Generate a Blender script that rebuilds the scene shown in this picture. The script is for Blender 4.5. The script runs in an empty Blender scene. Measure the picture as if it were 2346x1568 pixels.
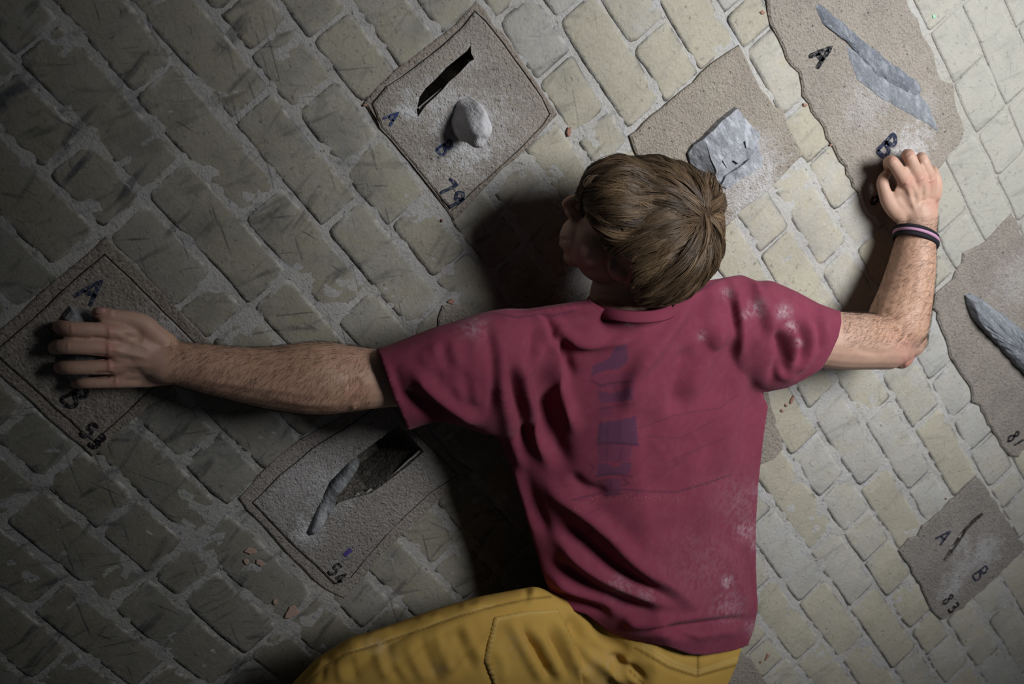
import bpy, bmesh, math, random
import numpy as np
from mathutils import Vector, Matrix, noise
from mathutils.bvhtree import BVHTree
from mathutils.geometry import tessellate_polygon

random.seed(7); RNG = np.random.default_rng(7)
scene = bpy.context.scene
COL = scene.collection

# ------------------------------------------------------------------ camera, light, exposure
FOC, CX, CY, DIST, ZB = 3300.0, 1173.0, 784.0, 2.10, 1.5
B = np.array([[0.517449837834403, 0.7378069264990771, 0.43345888448056447],
              [0.647089635811755, -0.668834148319221, 0.3659725198250716],
              [0.5599291638682167, 0.0911143306625668, -0.82351533695357]])
U, Z0 = 0.07, -0.7342              # brick course height, wall height of course 0

def cam2world(p):
    q = (np.asarray(p, float) - np.array([0, 0, DIST])) @ B
    return np.stack([q[..., 0], -q[..., 2], q[..., 1] + ZB], -1)
def dir2world(d):
    q = np.asarray(d, float) @ B
    return np.array([q[0], -q[2], q[1]])
CAM = cam2world(np.zeros(3))
EX, EY, EZ = dir2world((1, 0, 0)), dir2world((0, -1, 0)), dir2world((0, 0, 1))

def ray(px, py):
    return np.array([(px - CX) / FOC, (py - CY) / FOC, 1.0])
def W(px, py, h=0.0):
    """world point at height h off the wall on the sight line of a photo point"""
    r = ray(px, py); n = B[:, 2]
    t = (DIST * n[2] + h) / (r @ n)
    return cam2world(r * t)
def proj(P):
    d = np.asarray(P, float) - CAM
    x, y, z = d @ EX, d @ EY, d @ EZ
    return CX + FOC * x / z, CY - FOC * y / z, z
def wall(px, py):
    w = W(px, py); return w[0], w[2]
def K(x, k):
    return x * U, Z0 + k * U + ZB

cam = bpy.data.cameras.new('camera'); camo = bpy.data.objects.new('camera', cam); COL.objects.link(camo)
cam.sensor_width = 36.0; cam.lens = FOC / 2346 * 36.0
M = Matrix(((EX[0], EY[0], -EZ[0], CAM[0]), (EX[1], EY[1], -EZ[1], CAM[1]), (EX[2], EY[2], -EZ[2], CAM[2]), (0, 0, 0, 1)))
camo.matrix_world = M
cam.dof.use_dof = True; cam.dof.focus_distance = 2.0; cam.dof.aperture_fstop = 6.3
cam.clip_start = 0.05
scene.camera = camo

wd = bpy.data.worlds.new('world'); scene.world = wd; wd.use_nodes = True
wd.node_tree.nodes['Background'].inputs[0].default_value = (0.75, 0.85, 1.0, 1)
wd.node_tree.nodes['Background'].inputs[1].default_value = 0.020

def spot(name, loc, target, power, color, angle, radius):
    l = bpy.data.lights.new(name, 'SPOT'); l.energy = power; l.color = color
    l.spot_size = math.radians(angle); l.spot_blend = 1.0; l.shadow_soft_size = radius
    o = bpy.data.objects.new(name, l); COL.objects.link(o); o.location = loc
    o.rotation_euler = (Vector(target) - Vector(loc)).to_track_quat('-Z', 'Y').to_euler()
    return o
spot('lamp_above', (-0.12, -1.80, ZB + 1.52), (0.15, 0.0, ZB + 0.72), 292, (0.96, 0.975, 1.0), 66, 0.52)

scene.view_settings.view_transform = 'Standard'; scene.view_settings.look = 'None'
scene.view_settings.exposure = 0.0; scene.view_settings.gamma = 1.0
scene.view_settings.use_curve_mapping = False

# ------------------------------------------------------------------ material helper
class NT:
    def __init__(s, name):
        s.m = bpy.data.materials.new(name); s.m.use_nodes = True
        s.t = s.m.node_tree; s.t.nodes.clear()
        s.out = s.t.nodes.new('ShaderNodeOutputMaterial')
        s.b = s.t.nodes.new('ShaderNodeBsdfPrincipled')
        s.t.links.new(s.b.outputs[0], s.out.inputs[0])
    def set(s, sock, v):
        if hasattr(v, 'is_output'): s.t.links.new(v, sock)
        elif isinstance(v, tuple) and sock.type == 'RGBA' and len(v) == 3: sock.default_value = (*v, 1)
        else: sock.default_value = v
    def n(s, typ, out=0, props=None, **kw):
        nd = s.t.nodes.new('ShaderNode' + typ)
        for k, v in (props or {}).items(): setattr(nd, k, v)
        for k, v in kw.items():
            i = int(k[1:]) if k[0] == 'i' and k[1:].isdigit() else k.replace('_', ' ')
            s.set(nd.inputs[i], v)
        return nd.outputs[out]
    def math(s, op, a, b=0.0, clamp=False):
        return s.n('Math', props={'operation': op, 'use_clamp': clamp}, i0=a, i1=b)
    def mix(s, f, a, b, blend='MIX'):
        nd = s.t.nodes.new('ShaderNodeMix'); nd.data_type = 'RGBA'; nd.blend_type = blend; nd.clamp_factor = True
        s.set(nd.inputs[0], f); s.set(nd.inputs[6], a); s.set(nd.inputs[7], b)
        return nd.outputs[2]
    def ramp(s, v, lo, hi):
        return s.n('MapRange', props={'clamp': True}, i0=v, i1=lo, i2=hi, i3=0.0, i4=1.0)
    def noise(s, vec, scale, detail=3.0, rough=0.55, out=0):
        return s.n('TexNoise', out, Vector=vec, Scale=scale, Detail=detail, Roughness=rough)
    def pos(s): return s.n('NewGeometry', 0)
    def mapv(s, vec, rot=(0, 0, 0), scale=(1, 1, 1), loc=(0, 0, 0)):
        return s.n('Mapping', i0=vec, i1=loc, i2=rot, i3=scale)
    def attr(s, name, out=2):
        nd = s.t.nodes.new('ShaderNodeAttribute'); nd.attribute_name = name; return nd.outputs[out]
    def bump(s, h, strength, dist, normal=None):
        nd = s.t.nodes.new('ShaderNodeBump'); nd.inputs['Strength'].default_value = strength
        nd.inputs['Distance'].default_value = dist; s.set(nd.inputs['Height'], h)
        if normal is not None: s.set(nd.inputs['Normal'], normal)
        return nd.outputs[0]
    def done(s, color, rough=0.9, normal=None, spec=0.2):
        s.set(s.b.inputs['Base Color'], color); s.set(s.b.inputs['Roughness'], rough)
        s.b.inputs['Specular IOR Level'].default_value = spec
        if normal is not None: s.set(s.b.inputs['Normal'], normal)
        return s.m

def streaks(t, p, ang, seed, thr0, thr1, lng=5.0, fine=55.0):
    v = t.mapv(p, rot=(0, ang, 0))
    v = t.mapv(v, scale=(lng, 1, fine), loc=(seed, seed * .7, seed * 1.3))
    return t.ramp(t.noise(v, 1.0, 2.5, 0.6), thr0, thr1)

def wall_paint(name, base_a, base_b, blue, wear, is_mortar=False):
    t = NT(name); p = t.pos()
    pla = t.attr('plaster'); big = t.noise(p, 5.0, 3.0); mid = t.noise(p, 26.0, 4.0, 0.65); fine = t.noise(p, 190.0, 3.0, 0.7)
    col = t.mix(t.ramp(big, 0.38, 0.62), base_a, base_b)
    if not is_mortar:
        rnd = t.n('ObjectInfo', 5)
        bl = t.math('ADD', t.math('MULTIPLY', rnd, 0.55), t.math('MULTIPLY', mid, 0.9))
        col = t.mix(t.math('MULTIPLY', t.ramp(bl, 0.62, 1.02), 0.65), col, blue)
    else:
        col = t.mix(t.math('MULTIPLY', t.ramp(mid, 0.45, 0.7), 0.6), col, blue)
    col = t.mix(t.math('MULTIPLY', t.ramp(fine, 0.42, 0.75), 0.22), col, (0.62, 0.60, 0.54))
    col = t.mix(pla, col, t.mix(t.ramp(mid, 0.3, 0.7), (0.40, 0.385, 0.33), (0.37, 0.36, 0.32)))
    # height on the wall: lower courses are scuffed by rubber soles
    sep = t.n('SeparateXYZ', 2, i0=p); sx = t.n('SeparateXYZ', 0, i0=p)
    low = t.ramp(t.math('ADD', sep, t.math('MULTIPLY', sx, 0.35)), ZB + 0.40, ZB - 0.60)
    wearm = t.math('MULTIPLY', t.math('ADD', t.math('MULTIPLY', low, 0.80), 0.20), wear)
    col = t.mix(t.math('MULTIPLY', low, 0.58 if is_mortar else 0.84), col, (0.095, 0.089, 0.066) if not is_mortar else (0.16, 0.155, 0.145))
    blot = t.ramp(t.noise(p, 16.0, 6.0, 0.75), 0.50, 0.68)
    col = t.mix(t.math('MULTIPLY', t.math('MULTIPLY', blot, wearm), 0.7), col, (0.13, 0.13, 0.13))
    smd = t.ramp(t.noise(p, 6.5, 3.0, 0.55), 0.58, 0.74)
    col = t.mix(t.math('MULTIPLY', t.math('MULTIPLY', smd, wearm), 0.75), col, (0.045, 0.047, 0.050))
    for ang, seed, a0, a1 in ((1.25, 3.1, 0.60, 0.74), (1.75, 8.7, 0.60, 0.74), (0.75, 14.2, 0.63, 0.77)):
        col = t.mix(t.math('MULTIPLY', t.math('MULTIPLY', streaks(t, p, ang, seed, a0, a1, 9.0, 44.0), wearm), 1.0), col, (0.035, 0.037, 0.042))
    for ang, seed in ((0.3, 33.0), (-0.4, 41.0), (0.9, 57.0)):
        col = t.mix(t.math('MULTIPLY', t.math('MULTIPLY', streaks(t, p, ang, seed, 0.665, 0.72, 9.0, 150.0), wearm), 0.8), col, (0.035, 0.036, 0.042))
    spk = t.ramp(t.noise(p, 110.0, 4.0, 0.7), 0.60, 0.68)
    col = t.mix(t.math('MULTIPLY', spk, t.math('ADD', t.math('MULTIPLY', wearm, 0.5), 0.4)), col, (0.09, 0.09, 0.09))
    if not is_mortar:
        ed = t.math('MULTIPLY', t.attr('edge'), t.ramp(t.noise(p, 17.0, 4.0, 0.65), 0.46, 0.60))
        col = t.mix(t.math('MULTIPLY', t.math('MULTIPLY', t.attr('edge'), t.ramp(t.noise(p, 45.0, 4.0, 0.7), 0.42, 0.58)), 0.85), col, (0.45, 0.44, 0.42))
        col = t.mix(t.math('MULTIPLY', ed, 0.80), col, (0.09, 0.088, 0.084))
    pits = t.ramp(t.noise(p, 70.0, 3.0, 0.6), 0.35, 0.28)
    hgt = t.math('ADD', t.math('MULTIPLY', mid, 0.6), t.math('ADD', t.math('MULTIPLY', fine, 0.35), t.math('MULTIPLY', pits, -0.25)))
    nrm = t.bump(hgt, 1.0 if is_mortar else 0.7, 0.007 if is_mortar else 0.005)
    return t.done(col, 0.88, nrm, 0.15)

M_BRICK = wall_paint('painted_brick', (0.445, 0.410, 0.318), (0.385, 0.353, 0.272), (0.42, 0.425, 0.435), 1.0)
M_MORTAR = wall_paint('painted_mortar', (0.475, 0.458, 0.42), (0.405, 0.392, 0.37), (0.45, 0.455, 0.478), 0.7, True)

def concrete(name, base, dark, chalk=()):
    t = NT(name); p = t.pos()
    a = t.noise(p, 14.0, 4.0, 0.6); f = t.noise(p, 260.0, 3.0, 0.75)
    col = t.mix(t.ramp(a, 0.35, 0.65), base, dark)
    vor = t.n('TexVoronoi', 1, Vector=p, Scale=260.0); vd = t.n('TexVoronoi', 0, Vector=p, Scale=260.0)
    col = t.mix(t.math('MULTIPLY', t.n('RGBToBW', 0, i0=vor), 0.5), col, (0.43, 0.39, 0.34))
    col = t.mix(t.math('MULTIPLY', t.ramp(f, 0.52, 0.75), 0.30), col, (0.47, 0.43, 0.38))
    col = t.mix(t.math('MULTIPLY', t.ramp(f, 0.42, 0.28), 0.55), col, (0.09, 0.075, 0.06))
    peb = t.ramp(t.n('TexVoronoi', 0, Vector=p, Scale=75.0), 0.16, 0.10)
    sel = t.ramp(t.noise(p, 60.0, 1.0), 0.6, 0.65)
    col = t.mix(t.math('MULTIPLY', t.math('MULTIPLY', peb, sel), 0.8), col, (0.10, 0.10, 0.12))
    grn = t.noise(p, 90.0, 4.0, 0.7)
    for (x, z, r, s) in chalk:
        d = t.n('VectorMath', 1, props={'operation': 'DISTANCE'}, i0=p, i1=(x, 0.0, z))
        m = t.math('MULTIPLY', t.ramp(t.math('ADD', d, t.math('MULTIPLY', t.math('SUBTRACT', grn, 0.5), r * 2.6)), r, r * 0.1), s * .8)
        col = t.mix(m, col, (0.66, 0.66, 0.68))
    hgt = t.math('ADD', t.math('MULTIPLY', f, 0.7), t.math('ADD', t.math('MULTIPLY', grn, 0.5), t.math('ADD', t.math('MULTIPLY', peb, -0.25), t.math('MULTIPLY', vd, -0.16))))
    return t.done(col, 0.95, t.bump(hgt, 1.0, 0.006), 0.1)

def slate(name, base, dark, white=0.5, scale=1.0):
    t = NT(name); p = t.pos()
    v = t.mapv(p, rot=(0, 0.5, 0), scale=(1, 1, 2.6))
    a = t.noise(v, 22.0 * scale, 5.0, 0.65); f = t.noise(p, 200.0, 3.0, 0.7)
    col = t.mix(t.ramp(a, 0.35, 0.65), base, dark)
    col = t.mix(t.math('MULTIPLY', t.ramp(t.noise(v, 34.0 * scale, 5.0, 0.7), 0.50, 0.68), white), col, (0.62, 0.64, 0.68))
    col = t.mix(t.math('MULTIPLY', t.ramp(f, 0.55, 0.75), 0.4), col, (0.55, 0.56, 0.58))
    h = t.math('ADD', a, t.math('MULTIPLY', f, 0.35))
    return t.done(col, 0.75, t.bump(h, 0.8, 0.005), 0.3)

def plain(name, color, rough=0.8, spec=0.2):
    t = NT(name); p = t.pos()
    f = t.noise(p, 240.0, 2.0)
    col = t.mix(t.math('MULTIPLY', f, 0.35), color, tuple(c * 0.6 for c in color))
    return t.done(col, rough, t.bump(f, 0.2, 0.001), spec)

def ink(name, color):
    t = NT(name); p = t.pos()
    m = t.ramp(t.noise(p, 260.0, 3.0, 0.7), 0.50, 0.66)
    col = t.mix(t.math('MULTIPLY', m, 0.55), color, (0.26, 0.24, 0.23))
    return t.done(col, 0.8, None, 0.15)

# ------------------------------------------------------------------ object helpers
def link(o, parent=None):
    COL.objects.link(o)
    if parent is not None: o.parent = parent
    return o
def mesh_obj(name, verts, faces, mat, parent=None, smooth=False):
    me = bpy.data.meshes.new(name); me.from_pydata([tuple(map(float, v)) for v in verts], [], faces)
    me.materials.append(mat)
    if smooth: me.polygons.foreach_set('use_smooth', [True] * len(me.polygons))
    me.update()
    return link(bpy.data.objects.new(name, me), parent)
def tag(o, label=None, cat=None, group=None, kind=None):
    if label: o['label'] = label
    if cat: o['category'] = cat
    if group: o['group'] = group
    if kind: o['kind'] = kind
    return o
def thing(name, loc, label, cat, group=None):
    o = bpy.data.objects.new(name, None); o.empty_display_size = 0.05
    o.location = loc; link(o); return tag(o, label, cat, group)
def unparent_loc(o, parent):
    o.parent = parent; o.matrix_parent_inverse = Matrix.Translation(-Vector(parent.location))
def fix_normals(o):
    bm = bmesh.new(); bm.from_mesh(o.data); bmesh.ops.recalc_face_normals(bm, faces=bm.faces); bm.to_mesh(o.data); bm.free(); return o

def inside(x, z, poly):
    c = False; n = len(poly); j = n - 1
    for i in range(n):
        xi, zi = poly[i]; xj, zj = poly[j]
        if (zi > z) != (zj > z) and x < (xj - xi) * (z - zi) / (zj - zi) + xi: c = not c
        j = i
    return c
def densify(poly, step, jit, closed=True, seed=0):
    rr = random.Random(seed); out = []; n = len(poly)
    for i in range(n if closed else n - 1):
        a = Vector(poly[i]); b = Vector(poly[(i + 1) % n]); m = max(1, int((b - a).length / step))
        for q in range(m):
            p = a.lerp(b, q / m)
            if q or jit > 0: p = p + Vector((rr.uniform(-jit, jit), rr.uniform(-jit, jit)))
            out.append((p.x, p.y))
    if not closed: out.append(tuple(poly[-1]))
    return out
def area2(p): return sum(p[i][0] * p[(i + 1) % len(p)][1] - p[(i + 1) % len(p)][0] * p[i][1] for i in range(len(p)))
def ccw(p): return p if area2(p) > 0 else p[::-1]
def inset(poly, d):
    poly = ccw(poly); n = len(poly); out = []
    for i in range(n):
        a, b, c = Vector(poly[i - 1]), Vector(poly[i]), Vector(poly[(i + 1) % n])
        e1 = (b - a).normalized(); e2 = (c - b).normalized()
        nn = Vector((-e1.y - e2.y, e1.x + e2.x))
        if nn.length < 1e-6: nn = Vector((-e1.y, e1.x))
        nn.normalize(); k = max(0.5, nn.dot(Vector((-e1.y, e1.x))))
        q = b + nn * d / k; out.append((q.x, q.y))
    return out

def slab(name, outline, holes, h, thick, mat, parent, bevel=0.0015, floor_holes=()):
    """flat-fronted slab in the wall: outline (x,z); holes = [(poly, depth, taper)]; real cavities"""
    outline = ccw(outline); V = []; F = []
    loops = [outline] + [ccw(hh[0]) for hh in holes]
    inn = inset(outline, bevel * 1.4)
    tess = tessellate_polygon([[Vector((x, z, 0)) for x, z in l] for l in [inn] + loops[1:]])
    V += [(x, -h, z) for x, z in inn]
    for l in loops[1:]: V += [(x, -h, z) for x, z in l]
    for a, b, c in tess: F.append((a, b, c))
    n = len(outline); s = len(V)
    V += [(x, -(h - bevel), z) for x, z in outline]; s2 = len(V)
    V += [(x, -(h - thick), z) for x, z in outline]
    for i in range(n):
        j = (i + 1) % n
        F.append((i, j, s + j, s + i)); F.append((s + i, s + j, s2 + j, s2 + i))
    off = len(inn); ncav = len(F)
    for l, (poly, depth, taper) in zip(loops[1:], holes):
        m = len(l); cx = sum(p[0] for p in l) / m; cz = sum(p[1] for p in l) / m
        prev = off
        for dd, tp in ((0.5, 1 - (1 - taper) * 0.35), (1.0, taper)):
            s3 = len(V)
            V += [(cx + (x - cx) * tp + random.uniform(-1, 1) * .0012, -(h - depth * dd) + random.uniform(-1, 1) * .001, cz + (z - cz) * tp) for x, z in l]
            for i in range(m):
                j = (i + 1) % m; F.append((prev + i, prev + j, s3 + j, s3 + i))
            prev = s3
        fl = [Vector((V[s3 + i][0], V[s3 + i][2], 0)) for i in range(m)]; fh = [[Vector((x, z, 0)) for x, z in ccw(q)] for q in floor_holes]
        t2 = tessellate_polygon([fl] + fh); mp = [s3 + i for i in range(m)]
        for q in fh:
            mp += list(range(len(V), len(V) + len(q))); V += [(v.x, -(h - depth), v.y) for v in q]
        for a, b, c in t2: F.append((mp[a], mp[b], mp[c]))
        off += m
    o = mesh_obj(name, V, F, mat, parent)
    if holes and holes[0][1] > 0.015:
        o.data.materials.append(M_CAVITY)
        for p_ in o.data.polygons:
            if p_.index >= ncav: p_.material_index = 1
    fix_normals(o); return o

def ribbon(name, strokes, width, h, mat, parent, thick=0.0006, metric=False):
    """brush strokes as thin raised paint: strokes = lists of photo points on the wall"""
    V = []; F = []
    for st in strokes:
        P = [Vector(p) if metric else Vector(wall(*p)) for p in st]; Q = []
        for i in range(len(P) - 1):
            m = max(1 if metric else 2, int((P[i + 1] - P[i]).length / 0.004))
            for q in range(m): Q.append(P[i].lerp(P[i + 1], q / m))
        Q.append(P[-1]); s = len(V); n = len(Q)
        for i, q in enumerate(Q):
            d = (Q[min(i + 1, n - 1)] - Q[max(i - 1, 0)]).normalized(); nn = Vector((-d.y, d.x))
            w = width * 0.5 * random.uniform(0.8, 1.15) * (0.75 if i in (0, n - 1) else 1)
            for sgn, hh in ((-1, h - 0.002), (-1, h + thick), (1, h + thick), (1, h - 0.002)):
                V.append((q.x + nn.x * w * sgn, -hh, q.y + nn.y * w * sgn))
        for i in range(n - 1):
            a = s + i * 4; b = a + 4
            for q in range(3): F.append((a + q, a + q + 1, b + q + 1, b + q))
        F.append((s, s + 1, s + 2, s + 3)); e = s + (n - 1) * 4; F.append((e, e + 3, e + 2, e + 1))
    return fix_normals(mesh_obj(name, V, F, mat, parent))


GLYPH = {'A': [[(0.02, 0), (.28, .55), (.52, 1), (.60, .55), (.72, 0)], [(.20, .36), (.68, .42)]],
         'B': [[(.1, 0), (.14, .5), (.16, 1), (.5, .94), (.56, .72), (.16, .54), (.62, .42), (.6, .1), (.1, 0)]],
         '7': [[(.02, .9), (.64, 1), (.26, 0)]], '9': [[(.56, .78), (.3, .98), (.06, .74), (.3, .52), (.56, .8), (.5, .4), (.42, 0)]],
         '5': [[(.6, 1), (.14, .98), (.1, .56), (.44, .6), (.6, .34), (.4, .04), (.04, .1)]], '4': [[(.42, 0), (.46, 1), (.02, .34), (.7, .38)]],
         '3': [[(.08, .92), (.46, 1), (.5, .7), (.22, .55), (.58, .44), (.52, .08), (.06, .06)]],
         '8': [[(.5, .84), (.3, 1), (.1, .82), (.5, .36), (.36, 0), (.08, .14), (.14, .4), (.5, .84)]], '1': [[(.3, 1), (.26, 0)]]}
def glyph(ch, px, py, size, lw, h, mat, rot=0.0, name=None):
    """hand-written character standing upright on the wall at a photo point, size in metres"""
    cx, cz = wall(px, py); ca, sa = math.cos(rot), math.sin(rot); out = []
    for st in GLYPH[ch]:
        P = catmull_2(st) if ch in '35898B' else st
        out.append([(cx + ((u - .35) * ca - (v - .5) * sa) * size, cz + ((u - .35) * sa + (v - .5) * ca) * size) for u, v in P])
    return ribbon(name or ('letter' if ch.isalpha() else 'digit'), out, lw, h, mat, None, metric=True)
def catmull_2(P):
    P = [np.array(p) for p in P]; out = []
    for i in range(len(P) - 1):
        p0, p1, p2, p3 = P[max(i - 1, 0)], P[i], P[i + 1], P[min(i + 2, len(P) - 1)]
        for q in range(4):
            t = q / 4; out.append(tuple(0.5 * ((2 * p1) + (-p0 + p2) * t + (2 * p0 - 5 * p1 + 4 * p2 - p3) * t * t + (-p0 + 3 * p1 - 3 * p2 + p3) * t ** 3)))
    out.append(tuple(P[-1])); return out

# ------------------------------------------------------------------ the wall: mortar bed and bricks
PX = lambda pts: [wall(*p) for p in pts]
SLOT79 = PX([(1075, 101), (1067, 114), (1045, 132), (1020, 152), (993, 181), (972, 200), (958, 220), (951, 248), (954, 266), (972, 240), (996, 218), (1010, 204), (1024, 187), (1048, 166), (1072, 140), (1083, 134), (1076, 120)])
SLOT54 = PX([(912, 972), (884, 990), (842, 1022), (800, 1052), (775, 1078), (752, 1102), (738, 1132), (736, 1158), (752, 1168), (772, 1150), (800, 1140), (846, 1128), (880, 1104), (930, 1066), (968, 1032), (940, 1000)])
SLOT83 = PX([(2246, 1172), (2249, 1177), (2232, 1192), (2212, 1212), (2192, 1244), (2176, 1266), (2160, 1284), (2156, 1281), (2170, 1258), (2184, 1236), (2206, 1206), (2228, 1184)])
CAVS = [SLOT79, SLOT54, SLOT83]

def frame_test(x, z, m):
    px, py, _ = proj((x, 0, z)); return -m < px < 2346 + m and -m < py < 1568 + m

wall_T = []; wall_V = []; wall_F = []; idx = {}
stepg = 0.0085
x0, x1, zz0, zz1 = -1.15, 1.75, ZB + Z0 - 0.35, ZB + Z0 + 27 * U
nx, nz = int((x1 - x0) / stepg), int((zz1 - zz0) / stepg)
for i in range(nx):
    for j in range(nz):
        x, z = x0 + (i + .5) * stepg, zz0 + (j + .5) * stepg
        if not frame_test(x, z, 260): continue
        if any(inside(x, z, c) for c in CAVS): continue
        f = []
        for a, b in ((0, 0), (1, 0), (1, 1), (0, 1)):
            key = (i + a, j + b)
            if key not in idx:
                idx[key] = len(wall_V); xx, zz = x0 + key[0] * stepg, zz0 + key[1] * stepg
                qx, qy, _ = proj((xx, 0, zz)); tp = max(0.0, min(1.0, (qx - 2040 - max(0, qy - 600) * 1.3) / 140))
                d = noise.noise(Vector((xx * 28, 3.0, zz * 28))) * 0.0016 + noise.noise(Vector((xx * 75, 9.0, zz * 75))) * 0.0014
                wall_V.append((xx, -((d - .0003) * (1 - .8 * tp) + .0016 * tp), zz)); wall_T.append(tp)
            f.append(idx[key])
        wall_F.append(f)
wall_o = mesh_obj('wall_back', wall_V, wall_F, M_MORTAR, None, True)
fix_normals(wall_o)
wall_o.data.attributes.new('plaster', 'FLOAT', 'POINT').data.foreach_set('value', wall_T)
tag(wall_o, 'painted brick wall of worn cream and grey bricks with rough light mortar joints', None, None, 'structure')

# patch rectangles (x0, x1, k0, k1) in brick units that interrupt the courses
RECTS = [(-6.18, -3.22, 11, 14), (-1.68, 1.72, 4, 8), (-1.85, 1.42, 15, 18), (13.15, 16.6, 15, 18), (-7.5, -4.5, 3, 6), (-2.1, 4.3, 19, 22), (7.1, 13.2, 19, 22)]
HEADS = {0: [-2.87, .08], 2: [-.76], 3: [-1.57], 4: [-3.08], 6: [-5.53], 7: [-10.79, -7.61, -4.59], 8: [-9.04, -6.04, -3.19], 9: [-7.56, -4.8, -1.87],
         10: [-8.25, -6.92, -5.42, -3.92, -2.37, 13.09], 11: [-7.72, 10.58, 13.55], 12: [11.95, 14.68], 13: [10.87, 13.48, 16.51],
         14: [-5.66, -4.12, -2.62, 7.96, 9.71, 11.21, 12.57, 14.22, 15.82, 17.17, 18.64], 15: [-4.83, -1.93, 7.26, 10.43, 19.24],
         16: [-3.3, 2.73, 5.8, 8.84, 11.76, 17.88], 17: [-1.6, 1.41, 4.2, 7.1, 10.18], 18: [-2.43, .42, 1.79, 3.31, 9.36, 10.93, 12.3, 13.88]}
def course_heads(k):
    step = 1.5 if k % 4 == 2 else 3.0
    ph = 0.0 if k % 4 in (0, 2) else 1.45
    base = [ph - 0.1 + step * i + random.uniform(-.1, .1) for i in range(-26, 36)]
    for h in HEADS.get(k, []):
        base = [b for b in base if abs(b - h) > step * 0.55]
    return sorted(base + HEADS.get(k, []))
bricks = 0
far_V = []; far_F = []
for k in range(-10, 36):
    hs = course_heads(k)
    segs = []
    for a, b in zip(hs[:-1], hs[1:]):
        iv = [(a, b)]
        for (ra, rb, k0, k1) in RECTS:
            if k0 <= k < k1:
                nv = []
                for (p, q) in iv:
                    if q <= ra or p >= rb: nv.append((p, q)); continue
                    if p < ra - .25: nv.append((p, ra + 0.05))
                    if q > rb + .25: nv.append((rb - 0.05, q))
                iv = nv
        segs += iv
    for a, b in segs:
        xa, za = K(a, k); xb, zb = K(b, k + 1)
        cx, cz = (xa + xb) / 2, (za + zb) / 2
        near = frame_test(cx, cz, 120) or frame_test(xa, cz, 60) or frame_test(xb, cz, 60)
        if not near and not (-1.75 < cx < 2.3): continue
        r = random.Random(k * 1000 + int(a * 37))
        px, py, _ = proj((cx, 0, cz))
        thick_paint = max(0.0, min(1.0, (px - 2040 - max(0, py - 600) * 1.3) / 140))      # plastered-over corner high on the wall
        gap = (0.0019 + r.uniform(0, 0.0018)) * (1 - .75 * thick_paint)
        ea, eb, ec, ed = [gap + r.uniform(-.0015, .0025) for _ in range(4)]
        X0, X1, ZA, ZC = xa + ea, xb - eb, za + ec, zb - ed
        rad = r.uniform(0.003, 0.009)
        pts = []
        for (qx, qz, sx, sz) in ((X0, ZA, 1, 1), (X1, ZA, -1, 1), (X1, ZC, -1, -1), (X0, ZC, 1, -1)):
            rr = min(max(rad * r.uniform(0.6, 1.8), 0.004), 0.022)
            c1 = (qx + sx * rr, qz); c2 = (qx, qz + sz * rr); mid = (qx + sx * rr * .28, qz + sz * rr * .28)
            seq = [c2, mid, c1]
            if (sx > 0) != (sz > 0): seq = [c1, mid, c2]
            pts += seq
        full = []
        for i in range(len(pts)):
            full.append(pts[i]); p, q = pts[i], pts[(i + 1) % len(pts)]
            if math.hypot(q[0] - p[0], q[1] - p[1]) > 0.06:
                for tt in (0.33, 0.67):
                    full.append((p[0] + (q[0] - p[0]) * tt + r.uniform(-.0025, .0025), p[1] + (q[1] - p[1]) * tt + r.uniform(-.0025, .0025)))
        full = ccw([(x + r.uniform(-.0008, .0008), z + r.uniform(-.0008, .0008)) for x, z in full])
        ins = r.uniform(0.0045, 0.0075); hx, hz = (X1 - X0) / 2, (ZC - ZA) / 2; n = len(full)
        mx, mz = (X0 + X1) / 2, (ZA + ZC) / 2
        inn = [(mx + (x - mx) * (1 - ins / hx), mz + (z - mz) * (1 - ins / hz)) for x, z in full]
        pr = r.uniform(0.0002, 0.0013) * (1 - thick_paint) + 0.0021 * thick_paint; tx, tz = r.uniform(-.007, .007), r.uniform(-.012, .012)
        base = -0.004 if thick_paint < .5 else -0.001
        hh = lambda x, z, o: pr + o + ((x - cx) * tx + (z - cz) * tz) * (1 - thick_paint)
        V = [(x - cx, -(base), z - cz) for x, z in full] + [(x - cx, -hh(x, z, -0.0010 * (1 - .85 * thick_paint)), z - cz) for x, z in full] + [(x - cx, -hh(x, z, 0), z - cz) for x, z in inn] + [(mx - cx, -hh(mx, mz, 0.0004), mz - cz)]
        F = [(2 * n + i, 2 * n + (i + 1) % n, 3 * n) for i in range(n)]
        for i in range(n):
            j = (i + 1) % n
            F += [(i, j, n + j, n + i), (n + i, n + j, 2 * n + j, 2 * n + i)]
        if not near:      # beyond the frame the courses go on as one mass
            q0 = len(far_V); far_V += [(x + cx, y, z + cz) for x, y, z in V]; far_F += [tuple(i + q0 for i in f) for f in F]; continue
        o = mesh_obj('brick', V, F, M_BRICK, None, True)
        ca = o.data.attributes.new('edge', 'FLOAT', 'POINT')
        e = 1.0 - 0.95 * thick_paint
        ca.data.foreach_set('value', [e] * (2 * n) + [0.12 * e] * n + [0.0])
        o.data.attributes.new('plaster', 'FLOAT', 'POINT').data.foreach_set('value', [thick_paint] * len(V))
        o.location = (cx, 0, cz); o.parent = wall_o; bricks += 1
far = mesh_obj('outer_bricks', far_V, far_F, M_BRICK, wall_o, True); far['kind'] = 'stuff'
sh_V = []; sh_F = []
for i in range(41):
    for j in range(33):
        xa, za = -1.8 + i * .1, ZB - 1.4 + j * .1
        if any(frame_test(xa + a * .1, za + b * .1, 40) for a in (0, .5, 1) for b in (0, .5, 1)): continue
        q0 = len(sh_V); sh_V += [(xa, .0006, za), (xa + .1, .0006, za), (xa + .1, .0006, za + .1), (xa, .0006, za + .1)]; sh_F.append((q0, q0 + 1, q0 + 2, q0 + 3))
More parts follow.
